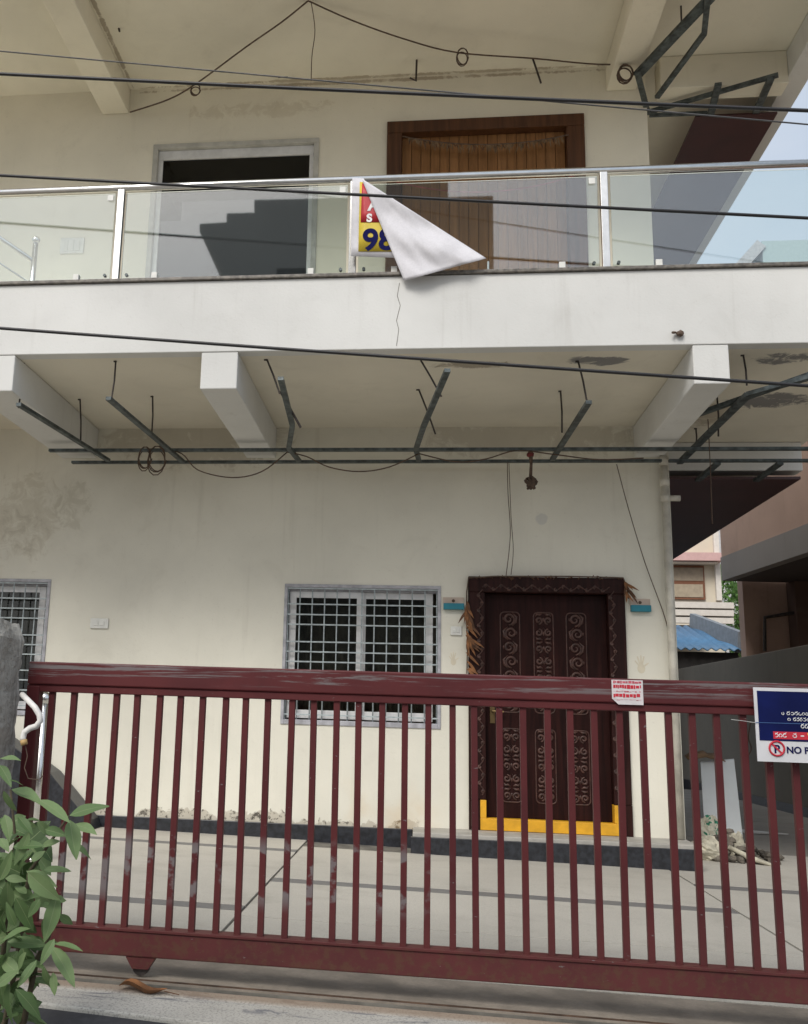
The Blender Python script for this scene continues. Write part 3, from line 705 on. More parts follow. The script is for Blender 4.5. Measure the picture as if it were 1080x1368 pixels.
# overhead cables (hung between street poles outside the frame)
def cable(name, label, p0, p1, Y0, Y1, sag, r, mat, group=None):
    a, b = PY(*p0, Y0), PY(*p1, Y1); d = b-a; A, B = a-d*1.6, b+d*1.6; pts = []
    for i in range(41):
        t = i/40; q = A.lerp(B, t); s_ = sag*((t-.5)**2-.0225)*4; q.z += s_; pts.append(q)
    return tag(MB().tube(pts, r, 8).build(name, mat, smooth=True), label, 'cable', group)
cable('overhead_cable', 'thick black overhead cable passing in front of the roof beams', (0, 98), (1080, 147), 5.6, 5.6, .12, .0115, M['cable'])
cable('overhead_cable', 'thin grey overhead cable just above the thick black one', (0, 68), (1080, 166), 6.0, 5.8, .05, .005, M['greycable'])
cable('overhead_cable', 'black overhead cable crossing the glass railing and folded banner', (0, 234), (1080, 291), 5.6, 5.6, .05, .010, M['cable'])
cable('overhead_cable', 'black overhead cable crossing the white fascia and beams', (0, 438), (1080, 515), 5.5, 5.5, .06, .0105, M['cable'])
# wires under the roof and under the balcony
def wire(name, label, P, zs, r=.006, cat='wire', mat='rope'):
    pts = [PZ(x, y, zs-.02) if k == 'z' else PY(x, y, k) for x, y, k in P]
    sm = []
    for i in range(len(pts)-1):
        p0, p1, p2, p3 = pts[max(i-1, 0)], pts[i], pts[i+1], pts[min(i+2, len(pts)-1)]
        for k in range(5):
            t = k/5; sm.append(.5*((2*p1)+(p2-p0)*t+(2*p0-5*p1+4*p2-p3)*t*t+(3*p1-p0-3*p2+p3)*t**3))
    sm.append(pts[-1])
    return tag(MB().tube(sm, r, 6).build(name, M[mat], smooth=True), label, cat)
wire('lamp_wire', 'drooping brown wire strung from left roof beam to ceiling hook', ((174, 150, 8.7), (225, 133, 8.55), (262, 112, 8.4), (330, 62, 8.0), (376, 30, 7.75), (412, 1, 'z')), ROOFZ, .0075)
wire('lamp_wire', 'drooping brown wire strung from ceiling hook to right roof beam', ((412, 1, 'z'), (470, 27, 7.8), (540, 52, 8.0), (610, 70, 8.15), (712, 78, 8.3), (800, 86, 8.5), (856, 84, 8.6)), ROOFZ, .007)
wire('drop_wire', 'thin pair of loose wires dangling from roof hook', ((416, 3, 'z'), (421, 40, 7.71), (417, 75, 7.71), (416, 108, 7.71)), ROOFZ, .004)
def coil(name, label, x, y, Y, r, turns, asp=1.2, tr=.005):
    c = PY(x, y, Y); pts = []
    for i in range(turns*14+1):
        a = 2*math.pi*i/14; q = r*(1+.14*math.sin(a*.37)+.08*math.sin(a*1.7)); pts.append(c+Vector((q*math.cos(a), .03*i/(turns*14)+.01*math.sin(a*.6), q*asp*math.sin(a))))
    return tag(MB().tube(pts, tr, 6).build(name, M['rope'], smooth=True), label, 'wire')
coil('wire_coil', 'small coil of wire on lamp wire near left roof beam', 261, 119, 8.38, .046, 3)
coil('wire_coil', 'small tangled coil hanging midway on lamp wire above the plank door', 618, 75, 8.14, .05, 3, 1.6)
coil('wire_coil', 'purple-brown coil of wire against the right roof beam', 836, 97, PZ(836, 97, UBZ-.10).y, .062, 4, 1.25, .007)
coil('wire_coil', 'loose coil of brown wire hung on ceiling channel left of middle beam', 193, 612, 8.0, .055, 3, 1.7)
coil('wire_coil', 'larger loop of brown wire hung on ceiling channel left of middle beam', 209, 614, 8.0, .075, 3, 1.5)
Yc = 8.02
wire('slack_wire', 'slack brown wire looping beneath the channels towards the middle beam', ((215, 600, Yc), (243, 606, Yc), (265, 628, Yc), (310, 638, Yc), (350, 630, Yc), (384, 604, Yc)), CZ, .0055)
wire('slack_wire', 'slack brown wire looping beneath the channels right of the middle beam', ((384, 604, Yc), (410, 610, Yc), (440, 624, Yc), (480, 630, Yc), (520, 624, Yc), (560, 606, Yc)), CZ, .0055)
wire('slack_wire', 'brown wire laid along the channels above the carved door', ((560, 606, Yc), (610, 617, Yc), (650, 613, Yc), (690, 602, Yc), (740, 607, Yc), (800, 614, Yc), (860, 612, Yc)), CZ, .0055)
wire('drop_wire', 'thin twin wire hanging from channel down to the carved door', ((678, 614, 8.4), (679, 660, 8.45), (682, 715, 8.5), (676, 772, 8.54)), CZ, .0035)
wire('drop_wire', 'second thin wire hanging beside the twin wire over the carved door', ((680, 614, 8.4), (683, 690, 8.45), (686, 735, 8.5), (683, 768, 8.54)), CZ, .003)
wire('drop_wire', 'thin dark wire slanting from channel across the wall to rain pipe', ((824, 620, 8.4), (840, 680, 8.5), (862, 752, 8.56), (890, 830, 8.56), (897, 880, 8.52)), CZ, .004)
wire('drop_wire', 'thin wire hanging below the right-hand bay beside maroon board', ((946, 560, 8.0), (949, 620, 8.0), (952, 700, 8.0)), CZ, .004)
wire('wall_wire', 'loose wire end hanging on the gate beside the notice board', ((1003, 965, 4.2), (1000, 985, 4.2), (1004, 1000, 4.2), (998, 1012, 4.2)), 1, .0025)
# hanging charm above the door
hc = PY(709, 606, 8.03); ch = thing('hanging_charm', 'knotted coir charm hanging from channel above the carved door', 'charm', (hc.x, 8.03, hc.z-.33))
MB().tube([(hc.x, 8.03, hc.z+.02), (hc.x+.004, 8.03, hc.z-.09), (hc.x-.003, 8.03, hc.z-.20)], [.02, .012, .014], 8).build('rope', M['rope'], ch, smooth=True)
km = MB()
for i in range(7):
    a = i*.9; km.tube([(hc.x+.055*math.cos(a+k*.5)*math.sin(k*.6+.2), 8.03+.03*math.sin(a+k), hc.z-.20-.016*k) for k in range(7)], .008, 5)
km.sphere((hc.x, 8.03, hc.z-.255), .038, 8, 6, (1, .8, 1.2), .4, 2)
km.build('knot', M['rope'], ch, smooth=True)
MB().sphere((hc.x, 8.03, hc.z-.01), .028, 8, 6, (1.1, .8, 1), .3, 5).build('red_tie', plain('red_thread', (.13, .02, .018), .8), ch, smooth=True)

# plaques either side of the door
pk = plain('pink_beige_print', (.50, .40, .33), .6, var=.1); tq = plain('teal_print', (.015, .18, .24), .6, var=.1)
for (x0_, y0_, x1_, y1_, lab) in ((592, 798, 620, 815, 'pink and teal plaque between barred window and carved door'), (841, 800, 869, 818, 'pink and teal plaque between carved door and rain pipe')):
    a, b = PY(x0_, y0_, YW), PY(x1_, y1_, YW); t_ = thing('door_plaque', lab, 'plaque', (a.x, YW, b.z))
    h = a.z-b.z
    box('upper_band', pk, t_, a.x, b.x, YW-.014, YW-.001, b.z+h*.5, a.z, .002); box('lower_band', tq, t_, a.x+.004, b.x, YW-.05, YW-.001, b.z, b.z+h*.495, .004)
    xm = (a.x+b.x)/2; MB().sphere((xm, YW-.015, b.z+h*.72), .014, 8, 6, (1, .25, 1)).build('emblem', M['rope'], t_)
# ochre hand marks
oc = plain('faint_turmeric', (.66, .60, .47), .9, var=.1)
for (px_, py_, sc_, lab) in ((857, 893, 1, 'faint ochre hand print right of carved door'), (606, 884, .75, 'faint smudged ochre hand print left of carved door')):
    c = PY(px_, py_, YW); m = MB()
    m.sphere((c.x, YW-.0012, c.z), .036*sc_, 12, 6, (.9, .02, 1.15))
    for k, (ax, L_) in enumerate(((-38, .055), (-16, .085), (0, .092), (14, .085), (52, .05))):
        a = R(ax); d = Vector((math.sin(a), 0, math.cos(a))); q = Vector((c.x, YW-.0012, c.z))+d*.036*sc_
        m.poly([q+Vector((d.z, 0, -d.x))*.007*sc_, q-Vector((d.z, 0, -d.x))*.007*sc_, q+d*L_*sc_*.8-Vector((d.z, 0, -d.x))*.005*sc_, q+d*L_*sc_*.8+Vector((d.z, 0, -d.x))*.005*sc_], (0, .001, 0))
    tag(m.build('hand_print', oc, smooth=False), lab, 'hand print')
# dried leaf garland on the carved door
dry = plain('dried_leaf', (.20, .085, .03), .8, var=.4, scale=20); dry3 = plain('pale_dried_flower', (.17, .11, .06), .9, var=.3, scale=20); dry2 = plain('dark_dried_leaf', (.09, .04, .018), .8, var=.4, scale=20)
def leafmesh(L, W, curl, fold=.25, n=5, rib=None):
    m = MB(); sw = random.uniform(-.12, .12); wv = random.uniform(0, 6.28)
    for i in range(n+1):
        t = i/n; w = W*1.12*math.sin(math.pi*t**.85)**.85*(1-.15*t) if 0 < i < n else W*.05
        z = -curl*L*t*t; ox = sw*L*t*t; q = .07*W*math.sin(t*9+wv)
        if rib is None: m.v += [(-w+ox, L*t, z+fold*w), (ox, L*t, z), (w+ox, L*t, z+fold*w)]
        else:
            e = W*.05*(1-.7*t); m.v += [(-w+ox, L*t, z+fold*w+q), (-e+ox, L*t, z+.001), (e+ox, L*t, z+.001), (w+ox, L*t, z+fold*w-q)]
    k = 3 if rib is None else 4
    for i in range(n):
        a = i*k
        for c in range(k-1): m.f.append((a+c, a+c+1, a+k+c+1, a+k+c))
    return m
gl = thing('leaf_garland', 'dried leaf garland hanging round the carved door frame', 'garland', (dX0, YW-.05, 1.9))
gs = MB(); gp = [PY(x, y, YW-.045) for x, y in ((624, 900), (625, 860), (623, 820), (624, 790), (626, 772), (660, 770), (700, 770), (760, 770), (800, 771), (833, 772), (838, 785), (840, 800))]
gs.tube(gp, .006, 5)
gs.build('string', M['rope'], gl)
def leaf_to(parent, base, tip, W, mat, up, name='leaf', curl=.12, roll_=0.0, rib=None):
    b, t_ = Vector(base), Vector(tip); d = t_-b; L = d.length; d.normalize(); u = Vector(up); x = d.cross(u)
    if x.length < 1e-4: x = d.cross(Vector((1, 0, 0)))
    x.normalize(); z = x.cross(d)
    if roll_: q = Matrix.Rotation(roll_, 3, d); x = q @ x; z = q @ z
    m = leafmesh(L, W, curl, fold=random.uniform(.12, .5), n=7, rib=rib); me = MB(); me.f = m.f
    me.v = [tuple(b+x*v[0]+d*v[1]+z*(v[2]+curl*v[1]*v[1]/max(L, 1e-4)*.0)) for v in m.v]
    o = me.build(name, mat, parent, smooth=True)
    if rib:
        o.data.materials.append(rib)
        for p_ in o.data.polygons:
            if p_.index % 3 == 1: p_.material_index = 1
    return o
for i in range(26):
    y = 800+98*random.random(); b = PY(624+random.uniform(-2, 2), y, YW-.05); ang = random.choice([random.uniform(5, 60)]*3+[random.uniform(-50, 0)])
    L_ = random.uniform(.09, .17); tip = b+Vector((math.sin(R(ang))*L_, -.02-.03*random.random(), -math.cos(R(ang))*L_)); leaf_to(gl, b, tip, .011, random.choice((dry, dry, dry2)), (0, -1, .2))
for i in range(10):
    b = PY(836+random.uniform(-3, 3), 776+random.uniform(0, 14), YW-.05); ang = random.uniform(-20, 70); L_ = random.uniform(.08, .15)
    leaf_to(gl, b, b+Vector((math.sin(R(ang))*L_, -.03, -math.cos(R(ang))*L_)), .010, random.choice((dry, dry2)), (0, -1, .2))
for i in range(60):
    b = PY(628+205*random.random(), 771, YW-.04); b.z -= .004; leaf_to(gl, b, b+Vector((random.uniform(-.03, .03), -.012, random.uniform(-.025, .022))), .005, dry2, (0, -1, .2))
# garland of dried threads on the upper door
g2 = thing('thread_garland', 'sagging dried flower garland across the top of the brown plank door', 'garland', ((vX0+vX1)/2, YU-.05, vZ1-.3))
pts = []
for i in range(31):
    t = i/30; pts.append(PY(538+222*t, 182-2*t+ 12*(1-(2*t-1)**2), YU-.045))
MB().tube(pts, .006, 5).build('string', M['rope'], g2)
for i in range(170):
    k_ = random.randrange(1, 29); q = pts[k_].lerp(pts[k_+1], random.random()); L_ = random.uniform(.03, .12)*random.random()**.4; leaf_to(g2, q, q+Vector((random.uniform(-.03, .03), -.005, -L_)), .006, random.choice((dry2, dry3, dry3)), (0, -1, .1))
pts = []
for i in range(31):
    t = i/30; pts.append(PY(520+265*t, 236-3*t+22*(1-(2*t-.9)**2), YU-.10))
tag(MB().tube(pts, .006, 5).build('thread_string', plain('faded_red_string', (.30, .07, .06), .8, var=.4)), 'faded red string sagging across middle of the brown plank door', 'string')

# ------------------------------------------------------------------ the sliding gate
gz = HC
gate = thing('sliding_gate', 'long maroon steel sliding gate with vertical bars and scuffed paint', 'gate', (0, YG, fz(0)))
def railz(px, py): return PY(px, py, YG).z
zt1 = HC+.043*YG; zt0 = zt1-.125; zb0 = HC-.2375*YG; zb1 = zb0+.092
gX0, gX1 = PY(41, 900, YG).x, 2.55
tr_ = MB(); dz = -.010
def railbox(m, x0, x1, y0, y1, z0, z1, s=-.0035):
    return m.hexa([(x0, y0, z0+s*x0), (x1, y0, z0+s*x1), (x1, y1, z0+s*x1), (x0, y1, z0+s*x0), (x0, y0, z1+s*x0), (x1, y0, z1+s*x1), (x1, y1, z1+s*x1), (x0, y1, z1+s*x0)])
railbox(MB(), gX0, gX1, YG-.03, YG+.03, zt0+.03, zt1).build('top_rail', M['gaterail'], gate, bevel=.006)
railbox(MB(), gX0, gX1, YG-.022, YG+.022, zt0, zt0+.0295).build('rail_flange', M['gate'], gate, bevel=.003)
railbox(MB(), gX0+.06, gX1, YG-.03, YG+.03, zb0, zb1, -.007).build('bottom_rail', M['gate'], gate, bevel=.005)
railbox(MB(), gX0+.061, gX1, YG-.036, YG+.036, zb1+.0005, zb1+.012, -.007).build('rail_flange', M['gate'], gate, bevel=.002)
box('end_stile', M['gate'], gate, gX0, gX0+.055, YG-.028, YG+.028, zb0+.01, zt0+.03, .004)
xb0 = PY(72, 917, YG).x; sp_ = (PY(991, 948, YG).x-xb0)/30
nb = int((gX1-xb0)/sp_)
brm = None
for i in range(nb+1):
    x = xb0+i*sp_+random.uniform(-.0035, .0035); 
    if brm is None:
        brm = MB().box(-.0125, .0125, -.0125, .0125, 0, 1).build('gate_bar', M['gate'], gate, bevel=.002); WL[brm] = Vector((x, YG, zb1)); o = brm
        o.location = (x, YG, zb1+.010-.007*x)
    else: o = inst(brm, gate, (x, YG, zb1+.010-.007*x))
    lean = random.uniform(-.004, .004); o.rotation_euler = (random.uniform(-.003, .003), lean, 0); o.scale = (1, 1, (zt0-.0035*x)-(zb1+.008-.007*x))
for wx in (PY(190, 1280, YG).x, 1.9):
    zb = zb0-.007*wx; wh = thing
    br = MB(); br.poly([(wx-.06, YG-.025, zb-.001), (wx+.06, YG-.025, zb-.001), (wx+.032, YG-.025, fz(wx)+.03), (wx-.032, YG-.025, fz(wx)+.03)], (0, .05, 0)); bo = br.build('wheel_bracket', M['gate'], gate)
    MB().tube([(wx, YG-.012, fz(wx)+.036), (wx, YG+.012, fz(wx)+.036)], .034, 16).build('wheel', M['rod'], bo, smooth=False)
rust = plain('rusty_track', (.10, .062, .042), .7, .3, var=.5, scale=12)
tk = MB(); tk.hexa([(-4.4, YG-.055, fz(-4.4)-.03), (5, YG-.055, fz(5)-.03), (5, YG-.047, fz(5)-.03), (-4.4, YG-.047, fz(-4.4)-.03), (-4.4, YG-.055, fz(-4.4)+.001), (5, YG-.055, fz(5)+.001), (5, YG-.047, fz(5)+.001), (-4.4, YG-.047, fz(-4.4)+.001)])
tag(tk.build('gate_track', rust), 'rusty steel gate track set along the courtyard edge', 'track')
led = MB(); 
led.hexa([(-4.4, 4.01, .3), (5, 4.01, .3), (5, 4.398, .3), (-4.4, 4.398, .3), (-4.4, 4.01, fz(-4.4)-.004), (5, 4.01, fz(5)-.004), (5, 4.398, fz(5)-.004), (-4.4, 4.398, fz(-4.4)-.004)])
setting(led.build('shaded_gate_sill', plain('shade_brown_cement', (.25, .215, .175), .9, var=.25, scale=5, bump=.3, fine=.2)))  # sill widened, its brown painting in the shadowed floor strip under the gate

# sign board wired to the gate
ys_ = YG-.055
s0, s1 = PY(1005, 918, ys_), PY(1013, 1017, ys_); sgn = thing('notice_board', 'blue and white no-parking notice board wired to maroon gate', 'sign', (1.5, ys_, s1.z))
sw = .46; sx0, sx1 = s0.x+.004, s0.x+sw; sz1, sz0 = s0.z, s1.z
wb = MB(); 
def sgnbox(name, mat, x0, x1, y0, y1, z0, z1): return MB().box(x0, x1, y0, y1, z0, z1).build(name, mat, sgn)
sgnbox('board', plain('sign_white', (.68, .68, .69), .4, var=.05), sx0, sx1, ys_, ys_+.004, sz0, sz1)
blue = plain('sign_blue', (.004, .009, .075), .6, var=.25, scale=4, spec=.15)
zbl = PY(1013, 989, ys_).z
sgnbox('blue_field', blue, sx0+.012, sx1-.012, ys_-.0012, ys_-.0002, zbl, sz1-.013)
tz = PY(1060, 967, ys_).z
sgnbox('crease', plain('sign_crease', (.05, .12, .28), .5), sx0, sx1, ys_-.0022, ys_-.0013, tz, tz+.0022)
def squiggle(x0, x1, z, h, mat, name, seed):
    """a line of small round-lettered print, too small to read"""
    rnd = random.Random(seed); m = MB(); x = x0
    while x < x1:
        w = h*rnd.uniform(.7, 1.1)
        if rnd.random() < .12: x += h*.6; continue
        a0 = rnd.uniform(0, 6.28); tr2 = rnd.uniform(4.2, 6.0)
        m.tube([(x+w/2+w*.42*math.cos(a0+tr2*k/8), ys_-.0024, z+h*.42+h*.38*math.sin(a0+tr2*k/8)) for k in range(9)], h*.10, 4)
        if rnd.random() < .6: m.tube([(x+w*.2, ys_-.0024, z+h*.98), (x+w*.5, ys_-.0024, z+h*.86), (x+w*.9, ys_-.0024, z+h*1.1)], h*.08, 4)
        x += w*1.08
    return m.build(name, mat, sgn)
def sp2(x, y): return PY(x, y, ys_)
squiggle(sp2(1044, 953).x, sx1-.06, sp2(1044, 955).z, .0125, white_ink, 'print_line', 3)
squiggle(sp2(1052, 962).x, sx1-.08, sp2(1052, 963).z, .0125, white_ink, 'print_line', 5)
squiggle(sp2(1070, 972).x, sx1-.10, sp2(1070, 973).z, .016, white_ink, 'print_line', 8)
rz1, rz0 = sp2(1033, 977).z, sp2(1033, 987).z; rx = sp2(1033, 980).x
sgnbox('red_strip', redink, rx, sx1-.05, ys_-.0022, ys_-.0013, rz0, rz1)
squiggle(rx+.004, rx+.085, rz0+.006, .016, white_ink, 'print_line', 12)
sgnbox('dash', white_ink, rx+.098, rx+.11, ys_-.0026, ys_-.0023, (rz0+rz1)/2-.002, (rz0+rz1)/2+.002)
text('9', .036, 'digit', plain('yellow_ink', (.7, .5, .08), .5), sgn, Vector((rx+.122, ys_-.0024, rz0+.004)), .0006, ext=.0003)
cN = sp2(1038, 1000); rr_ = .0265
MB().tube([(cN.x+rr_*math.cos(2*math.pi*k/28), ys_-.0016, cN.z+rr_*math.sin(2*math.pi*k/28)) for k in range(28)], .0038, 6, closed=True).build('prohibition_ring', redink, sgn, smooth=True)
text('P', .042, 'letter', navy, sgn, Vector((cN.x, ys_-.0012, cN.z-.016)), .0012, align='CENTER', ext=.0004)
MB().bar((cN.x-.02, ys_-.0022, cN.z+.02), (cN.x+.02, ys_-.0022, cN.z-.02), .0012, .006, (1, 0, 1)).build('slash', redink, sgn)
text('NO PARKING', .034, 'lettering', navy, sgn, Vector((sp2(1051, 1005).x, ys_-.0012, sp2(1051, 1006).z)), .0011, ext=.0004)
for zz in (sz1-.02,):
    MB().tube([(sx0-.0, ys_-.004, tz), (sx0-.04, ys_+.02, tz+.006), (sx0-.075, YG-.014, tz+.010)], .0016, 5).build('tie_wire', M['steel'], sgn)
    MB().tube([(sx0+.3, ys_+.003, sz1-.03), (sx0+.3, YG-.028, sz1-.04)], .0016, 5).build('tie_wire', M['steel'], sgn)
# paper sticker on the top rail
k0_, k1_ = PY(817, 908, YG-.032), PY(860, 942, YG-.032); stk = thing('paper_sticker', 'small white paper sticker with red print on gate top rail', 'sticker', (k0_.x, YG-.032, k1_.z))
cw = (k1_.x-k0_.x)
MB().poly([(k0_.x, YG-.0335, k0_.z), (k1_.x, YG-.0335, k0_.z), (k1_.x, YG-.0335, k1_.z), (k0_.x+cw*.2, YG-.0335, k1_.z), (k0_.x, YG-.0335, k1_.z+.022)], (0, .001, 0)).build('paper', plain('sticker_paper', (.68, .64, .64), .6, var=.06, scale=30), stk)
hh = k0_.z-k1_.z; pkp = plain('pink_print', (.52, .10, .13), .6, var=.35, scale=60)
rnd = random.Random(4)
for (f0, f1, mt) in ((.03, .16, pkp), (.19, .36, redink), (.44, .50, pkp), (.55, .72, redink), (.79, .83, pkp)):
    m = MB(); x = k0_.x+.006
    while x < k1_.x-.010:
        w = rnd.uniform(.004, .013); zt_ = k0_.z-hh*(f0+rnd.uniform(0, .03)); m.box(x, min(x+w, k1_.x-.006), YG-.0345, YG-.0337, k0_.z-hh*(f1-rnd.uniform(0, .04)), zt_); x += w+rnd.uniform(.001, .003)
    m.build('print_line', mt, stk)

# ------------------------------------------------------------------ gate pillar, conduit, dry leaf
pilX1 = PY(34, 830, 4.0).x
pt = PY(20, 826, 3.72).z
pm = MB(); nu, nv = 10, 26; px0_ = pilX1-.36
def pilpt(u, v, face):
    z = .0+(pt-.0)*v
    dx = .018*noise.noise(Vector((z*7, face*3, u*4)))+.012*noise.noise(Vector((z*19, face, u*11)))
    shrink = .018*(1-v)*0
    return z, dx
ring = []
for j in range(nv+1):
    v = j/nv; z = pt*v
    rr2 = []
    per = [(px0_, 3.72), (px0_+.12, 3.72), (px0_+.24, 3.72), (pilX1, 3.72), (pilX1, 3.82), (pilX1, 3.92), (pilX1, 4.0), (px0_+.2, 4.0), (px0_, 4.0), (px0_, 3.86)]
    for k, (x, y) in enumerate(per):
        n1_ = noise.noise(Vector((x*9, y*9, z*6)))*.016+noise.noise(Vector((x*30, y*30, z*22)))*.008
        bul = .0
        if z > 1.35 and k in (2, 3, 4, 5): bul = .016
        if v > .965: bul -= .03*(v-.965)/.035
        rr2.append((x+(n1_+bul if x > px0_+.2 else -n1_), y-(n1_ if y < 3.8 else 0), z+(.02*noise.noise(Vector((x*12, y*12, 3))) if j == nv else 0)))
    ring.append(rr2)
K = 10
for rr2 in ring: pm.v += rr2
for j in range(nv):
    for k in range(K): k2 = (k+1) % K; pm.f.append((j*K+k, j*K+k2, (j+1)*K+k2, (j+1)*K+k))
pm.f.append(tuple(nv*K+k for k in range(K)))
po_ = pm.build('gate_pillar', M['pillar'], smooth=False); ss = po_.modifiers.new('sub', 'SUBSURF'); ss.subdivision_type = 'SIMPLE'; ss.levels = 2; ss.render_levels = 2
tx = bpy.data.textures.new('rough_cement', 'CLOUDS'); tx.noise_scale = .06; dm = po_.modifiers.new('rough', 'DISPLACE'); dm.texture = tx; dm.strength = .02; dm.texture_coords = 'GLOBAL'
tag(po_, 'rough weathered cement gate pillar beside the leafy shrub', 'pillar')
box_ = MB().box(-9, px0_-.02, 3.78, 3.95, 0, 1.35).build('compound_wall', M['pillar'], bevel=.01); tag(box_, 'rough cement compound wall beyond the gate pillar', 'wall')
rp_ = MB().box(2.62, 2.98, 3.70, 3.985, 0, 2.0).build('gate_pillar', M['pillar'], bevel=.015); tag(rp_, 'plain cement gate pillar at the notice board end of the gate', 'pillar')
yc_ = 3.68
cpts = [PY(x, y, q) for x, y, q in ((30, 928, 3.78), (38, 936, 3.72), (47, 945, yc_), (53, 955, yc_), (54, 963, yc_), (49, 970, yc_), (40, 973, yc_), (33, 978, yc_), (31, 986, yc_), (33, 995, yc_))]
cd = thing('conduit_pipe', 'bent white conduit pipe poking out of weathered gate pillar', 'pipe', cpts[-1])
MB().tube(cpts[:-1]+[cpts[-2].lerp(cpts[-1], .3)], .0115, 10).build('tube', M['pole_white'], cd, smooth=True)
MB().tube([cpts[-2].lerp(cpts[-1], .28), cpts[-1]], .0135, 10).build('taped_end', plain('tan_tape', (.50, .33, .13), .6), cd, smooth=True)
MB().tube([PY(x, y, yc_) for x, y in ((34, 995), (37, 1010), (33, 1026), (38, 1040), (52, 1042), (58, 1036))], .002, 5).build('stray_wire', M['rope'], cd)
# fallen dry leaf at the gate wheel
d0_ = PY(163, 1306, 3.98); dl = thing('dry_leaf', 'curled brown dry leaf lying below the gate wheel bracket', 'leaf', (d0_.x, 3.96, .44))
bl_ = leafmesh(.19, .032, .05, .8, 9); bz = zt+.018
m = MB(); m.f = bl_.f; x0_ = PY(160, 1308, 3.97).x
m.v = [(x0_+v[1], 3.965+v[0]*.7, bz+.012+v[2]*.3+.014*math.sin(v[1]*34+.6)+abs(v[0])*.5) for v in bl_.v]; o = m.build('blade', dry, dl, smooth=True)
MB().tube([(x0_+.18, 3.965, bz+.012), (x0_+.24, 3.96, bz+.004)], .002, 5).build('stalk', dry2, dl)

# ------------------------------------------------------------------ shrub at the pillar
def leafmat(name, c1, c2):
    g = N(name); oi = g.n('ShaderNodeObjectInfo').outputs['Random']
    cc = g.mix(oi, c1, c2); cc = g.mix(g.mul(g.ramp(g.noise(30, 5), .4, .7), .3), cc, mul3(c2, .6))
    g.b.inputs['Subsurface Weight'].default_value = 0
    tl = g.n('ShaderNodeBsdfTranslucent'); g.t.links.new(cc, tl.inputs['Color']); g.fin(cc, .55, 0, .35)
    ms = g.n('ShaderNodeMixShader'); ms.inputs[0].default_value = .25; g.t.links.new(g.b.outputs[0], ms.inputs[1]); g.t.links.new(tl.outputs[0], ms.inputs[2]); g.t.links.new(ms.outputs[0], g.out.inputs[0])
    return g.m
LM = leafmat('shrub_leaf', (.09, .16, .055), (.21, .30, .13)); RIB = leafmat('leaf_midrib', (.20, .27, .12), (.27, .33, .17)); LMD = leafmat('old_shrub_leaf', (.06, .11, .035), (.14, .22, .085)); LM2 = leafmat('far_foliage', (.05, .12, .02), (.10, .20, .04))
bark = plain('green_brown_stem', (.07, .055, .03), .8, var=.3, scale=20)
shb = thing('shrub', 'leafy green shrub growing in front of the weathered gate pillar', 'shrub', (-1.62, 3.25, 0))
def zm(x, y): return (x/2.803, 880+y/2.803)
shoots = [((20, 1360, 3.25), (60, 1150, 3.2), (110, 800, 3.2), (180, 700, 3.2), (258, 590, 3.15)), ((0, 1300, 3.3), (20, 1000, 3.3), (30, 800, 3.3), (60, 690, 3.3), (40, 490, 3.25)), ((90, 1360, 3.1), (140, 1120, 3.1), (185, 1040, 3.1), (200, 880, 3.1))]
root = Vector((-1.62, 3.3, 0))
for shp in shoots:
    pts = [PY(*zm(x, y), Y+.10) for x, y, Y in shp]; pts = [root, root.lerp(pts[0], .6)+Vector((0, .03, 0))]+pts
    MB().tube(pts, [.014-.010*i/(len(pts)-1) for i in range(len(pts))], 6).build('stem', bark, shb, smooth=True)
LV = [((0,375),(62,368)), ((0,400),(42,455)), ((15,495),(50,572)), ((45,490),(152,530)), ((150,530),(252,588)), ((262,588),(382,535)), ((262,605),(278,730)), ((275,622),(355,630)), ((265,690),(338,738)),
      ((18,585),(42,662)), ((0,672),(32,712)), ((68,590),(112,650)), ((140,610),(190,655)), ((50,705),(148,695)), ((0,830),(48,735)), ((20,822),(92,822)), ((28,838),(35,945)), ((105,800),(205,900)), ((100,795),(200,830)),
      ((165,792),(255,785)), ((215,885),(180,1042)), ((200,900),(248,902)), ((225,955),(265,998)), ((115,1012),(-10,1050)), ((30,1060),(155,1068)), ((205,1050),(155,1132)), ((205,1068),(295,1082)), ((195,1080),(278,1200)),
      ((138,1130),(75,1218)), ((165,1150),(190,1242)), ((200,1175),(208,1250)), ((-5,1110),(25,1152)), ((-10,1225),(58,1172)), ((40,1215),(28,1368)), ((60,1238),(158,1328)), ((-5,955),(22,1025)), ((60,895),(125,1005)), ((110,650),(60,760)),
      ((160,700),(215,690)), ((60,1000),(20,930)), ((70,1180),(0,1120)), ((100,880),(60,850)), ((150,900),(110,960)), ((40,455),(85,468)), ((-10,1180),(20,1290)), ((100,1100),(60,1160)), ((170,640),(240,655)), ((20,700),(70,640)), ((120,760),(160,720))]
for i, (b, t_) in enumerate(LV):
    Y = 3.06+.12*random.random(); dy = random.uniform(-.05, .05)
    bp, tp = PY(*zm(*b), Y), PY(*zm(*t_), Y+dy); tp = bp+(tp-bp)*1.14; L_ = (tp-bp).length
    leaf_to(shb, bp, tp, min(.036, max(.013, L_*random.uniform(.14, .205))), LM, (random.uniform(-.3, .3), -.8, .65+random.uniform(-.3, .3)), curl=random.uniform(.05, .22), roll_=random.uniform(-.6, .6), rib=RIB)
for i in range(125):
    x, y = random.uniform(-60, 175), random.uniform(600, 1500); x *= .55+.45*random.random()
    Y = random.uniform(3.15, 3.5); bp = PY(*zm(x, y), Y); a = random.uniform(0, 6.28); L_ = random.uniform(.07, .16)
    tp = bp+Vector((math.cos(a)*L_*.8, random.uniform(-.4, .3)*L_, math.sin(a)*L_*.6-.02)); leaf_to(shb, bp, tp, L_*.21, random.choice((LM, LMD, LMD)), (random.uniform(-.4, .4), -.6, .8), curl=random.uniform(.05, .25), roll_=random.uniform(-.9, .9), rib=RIB)

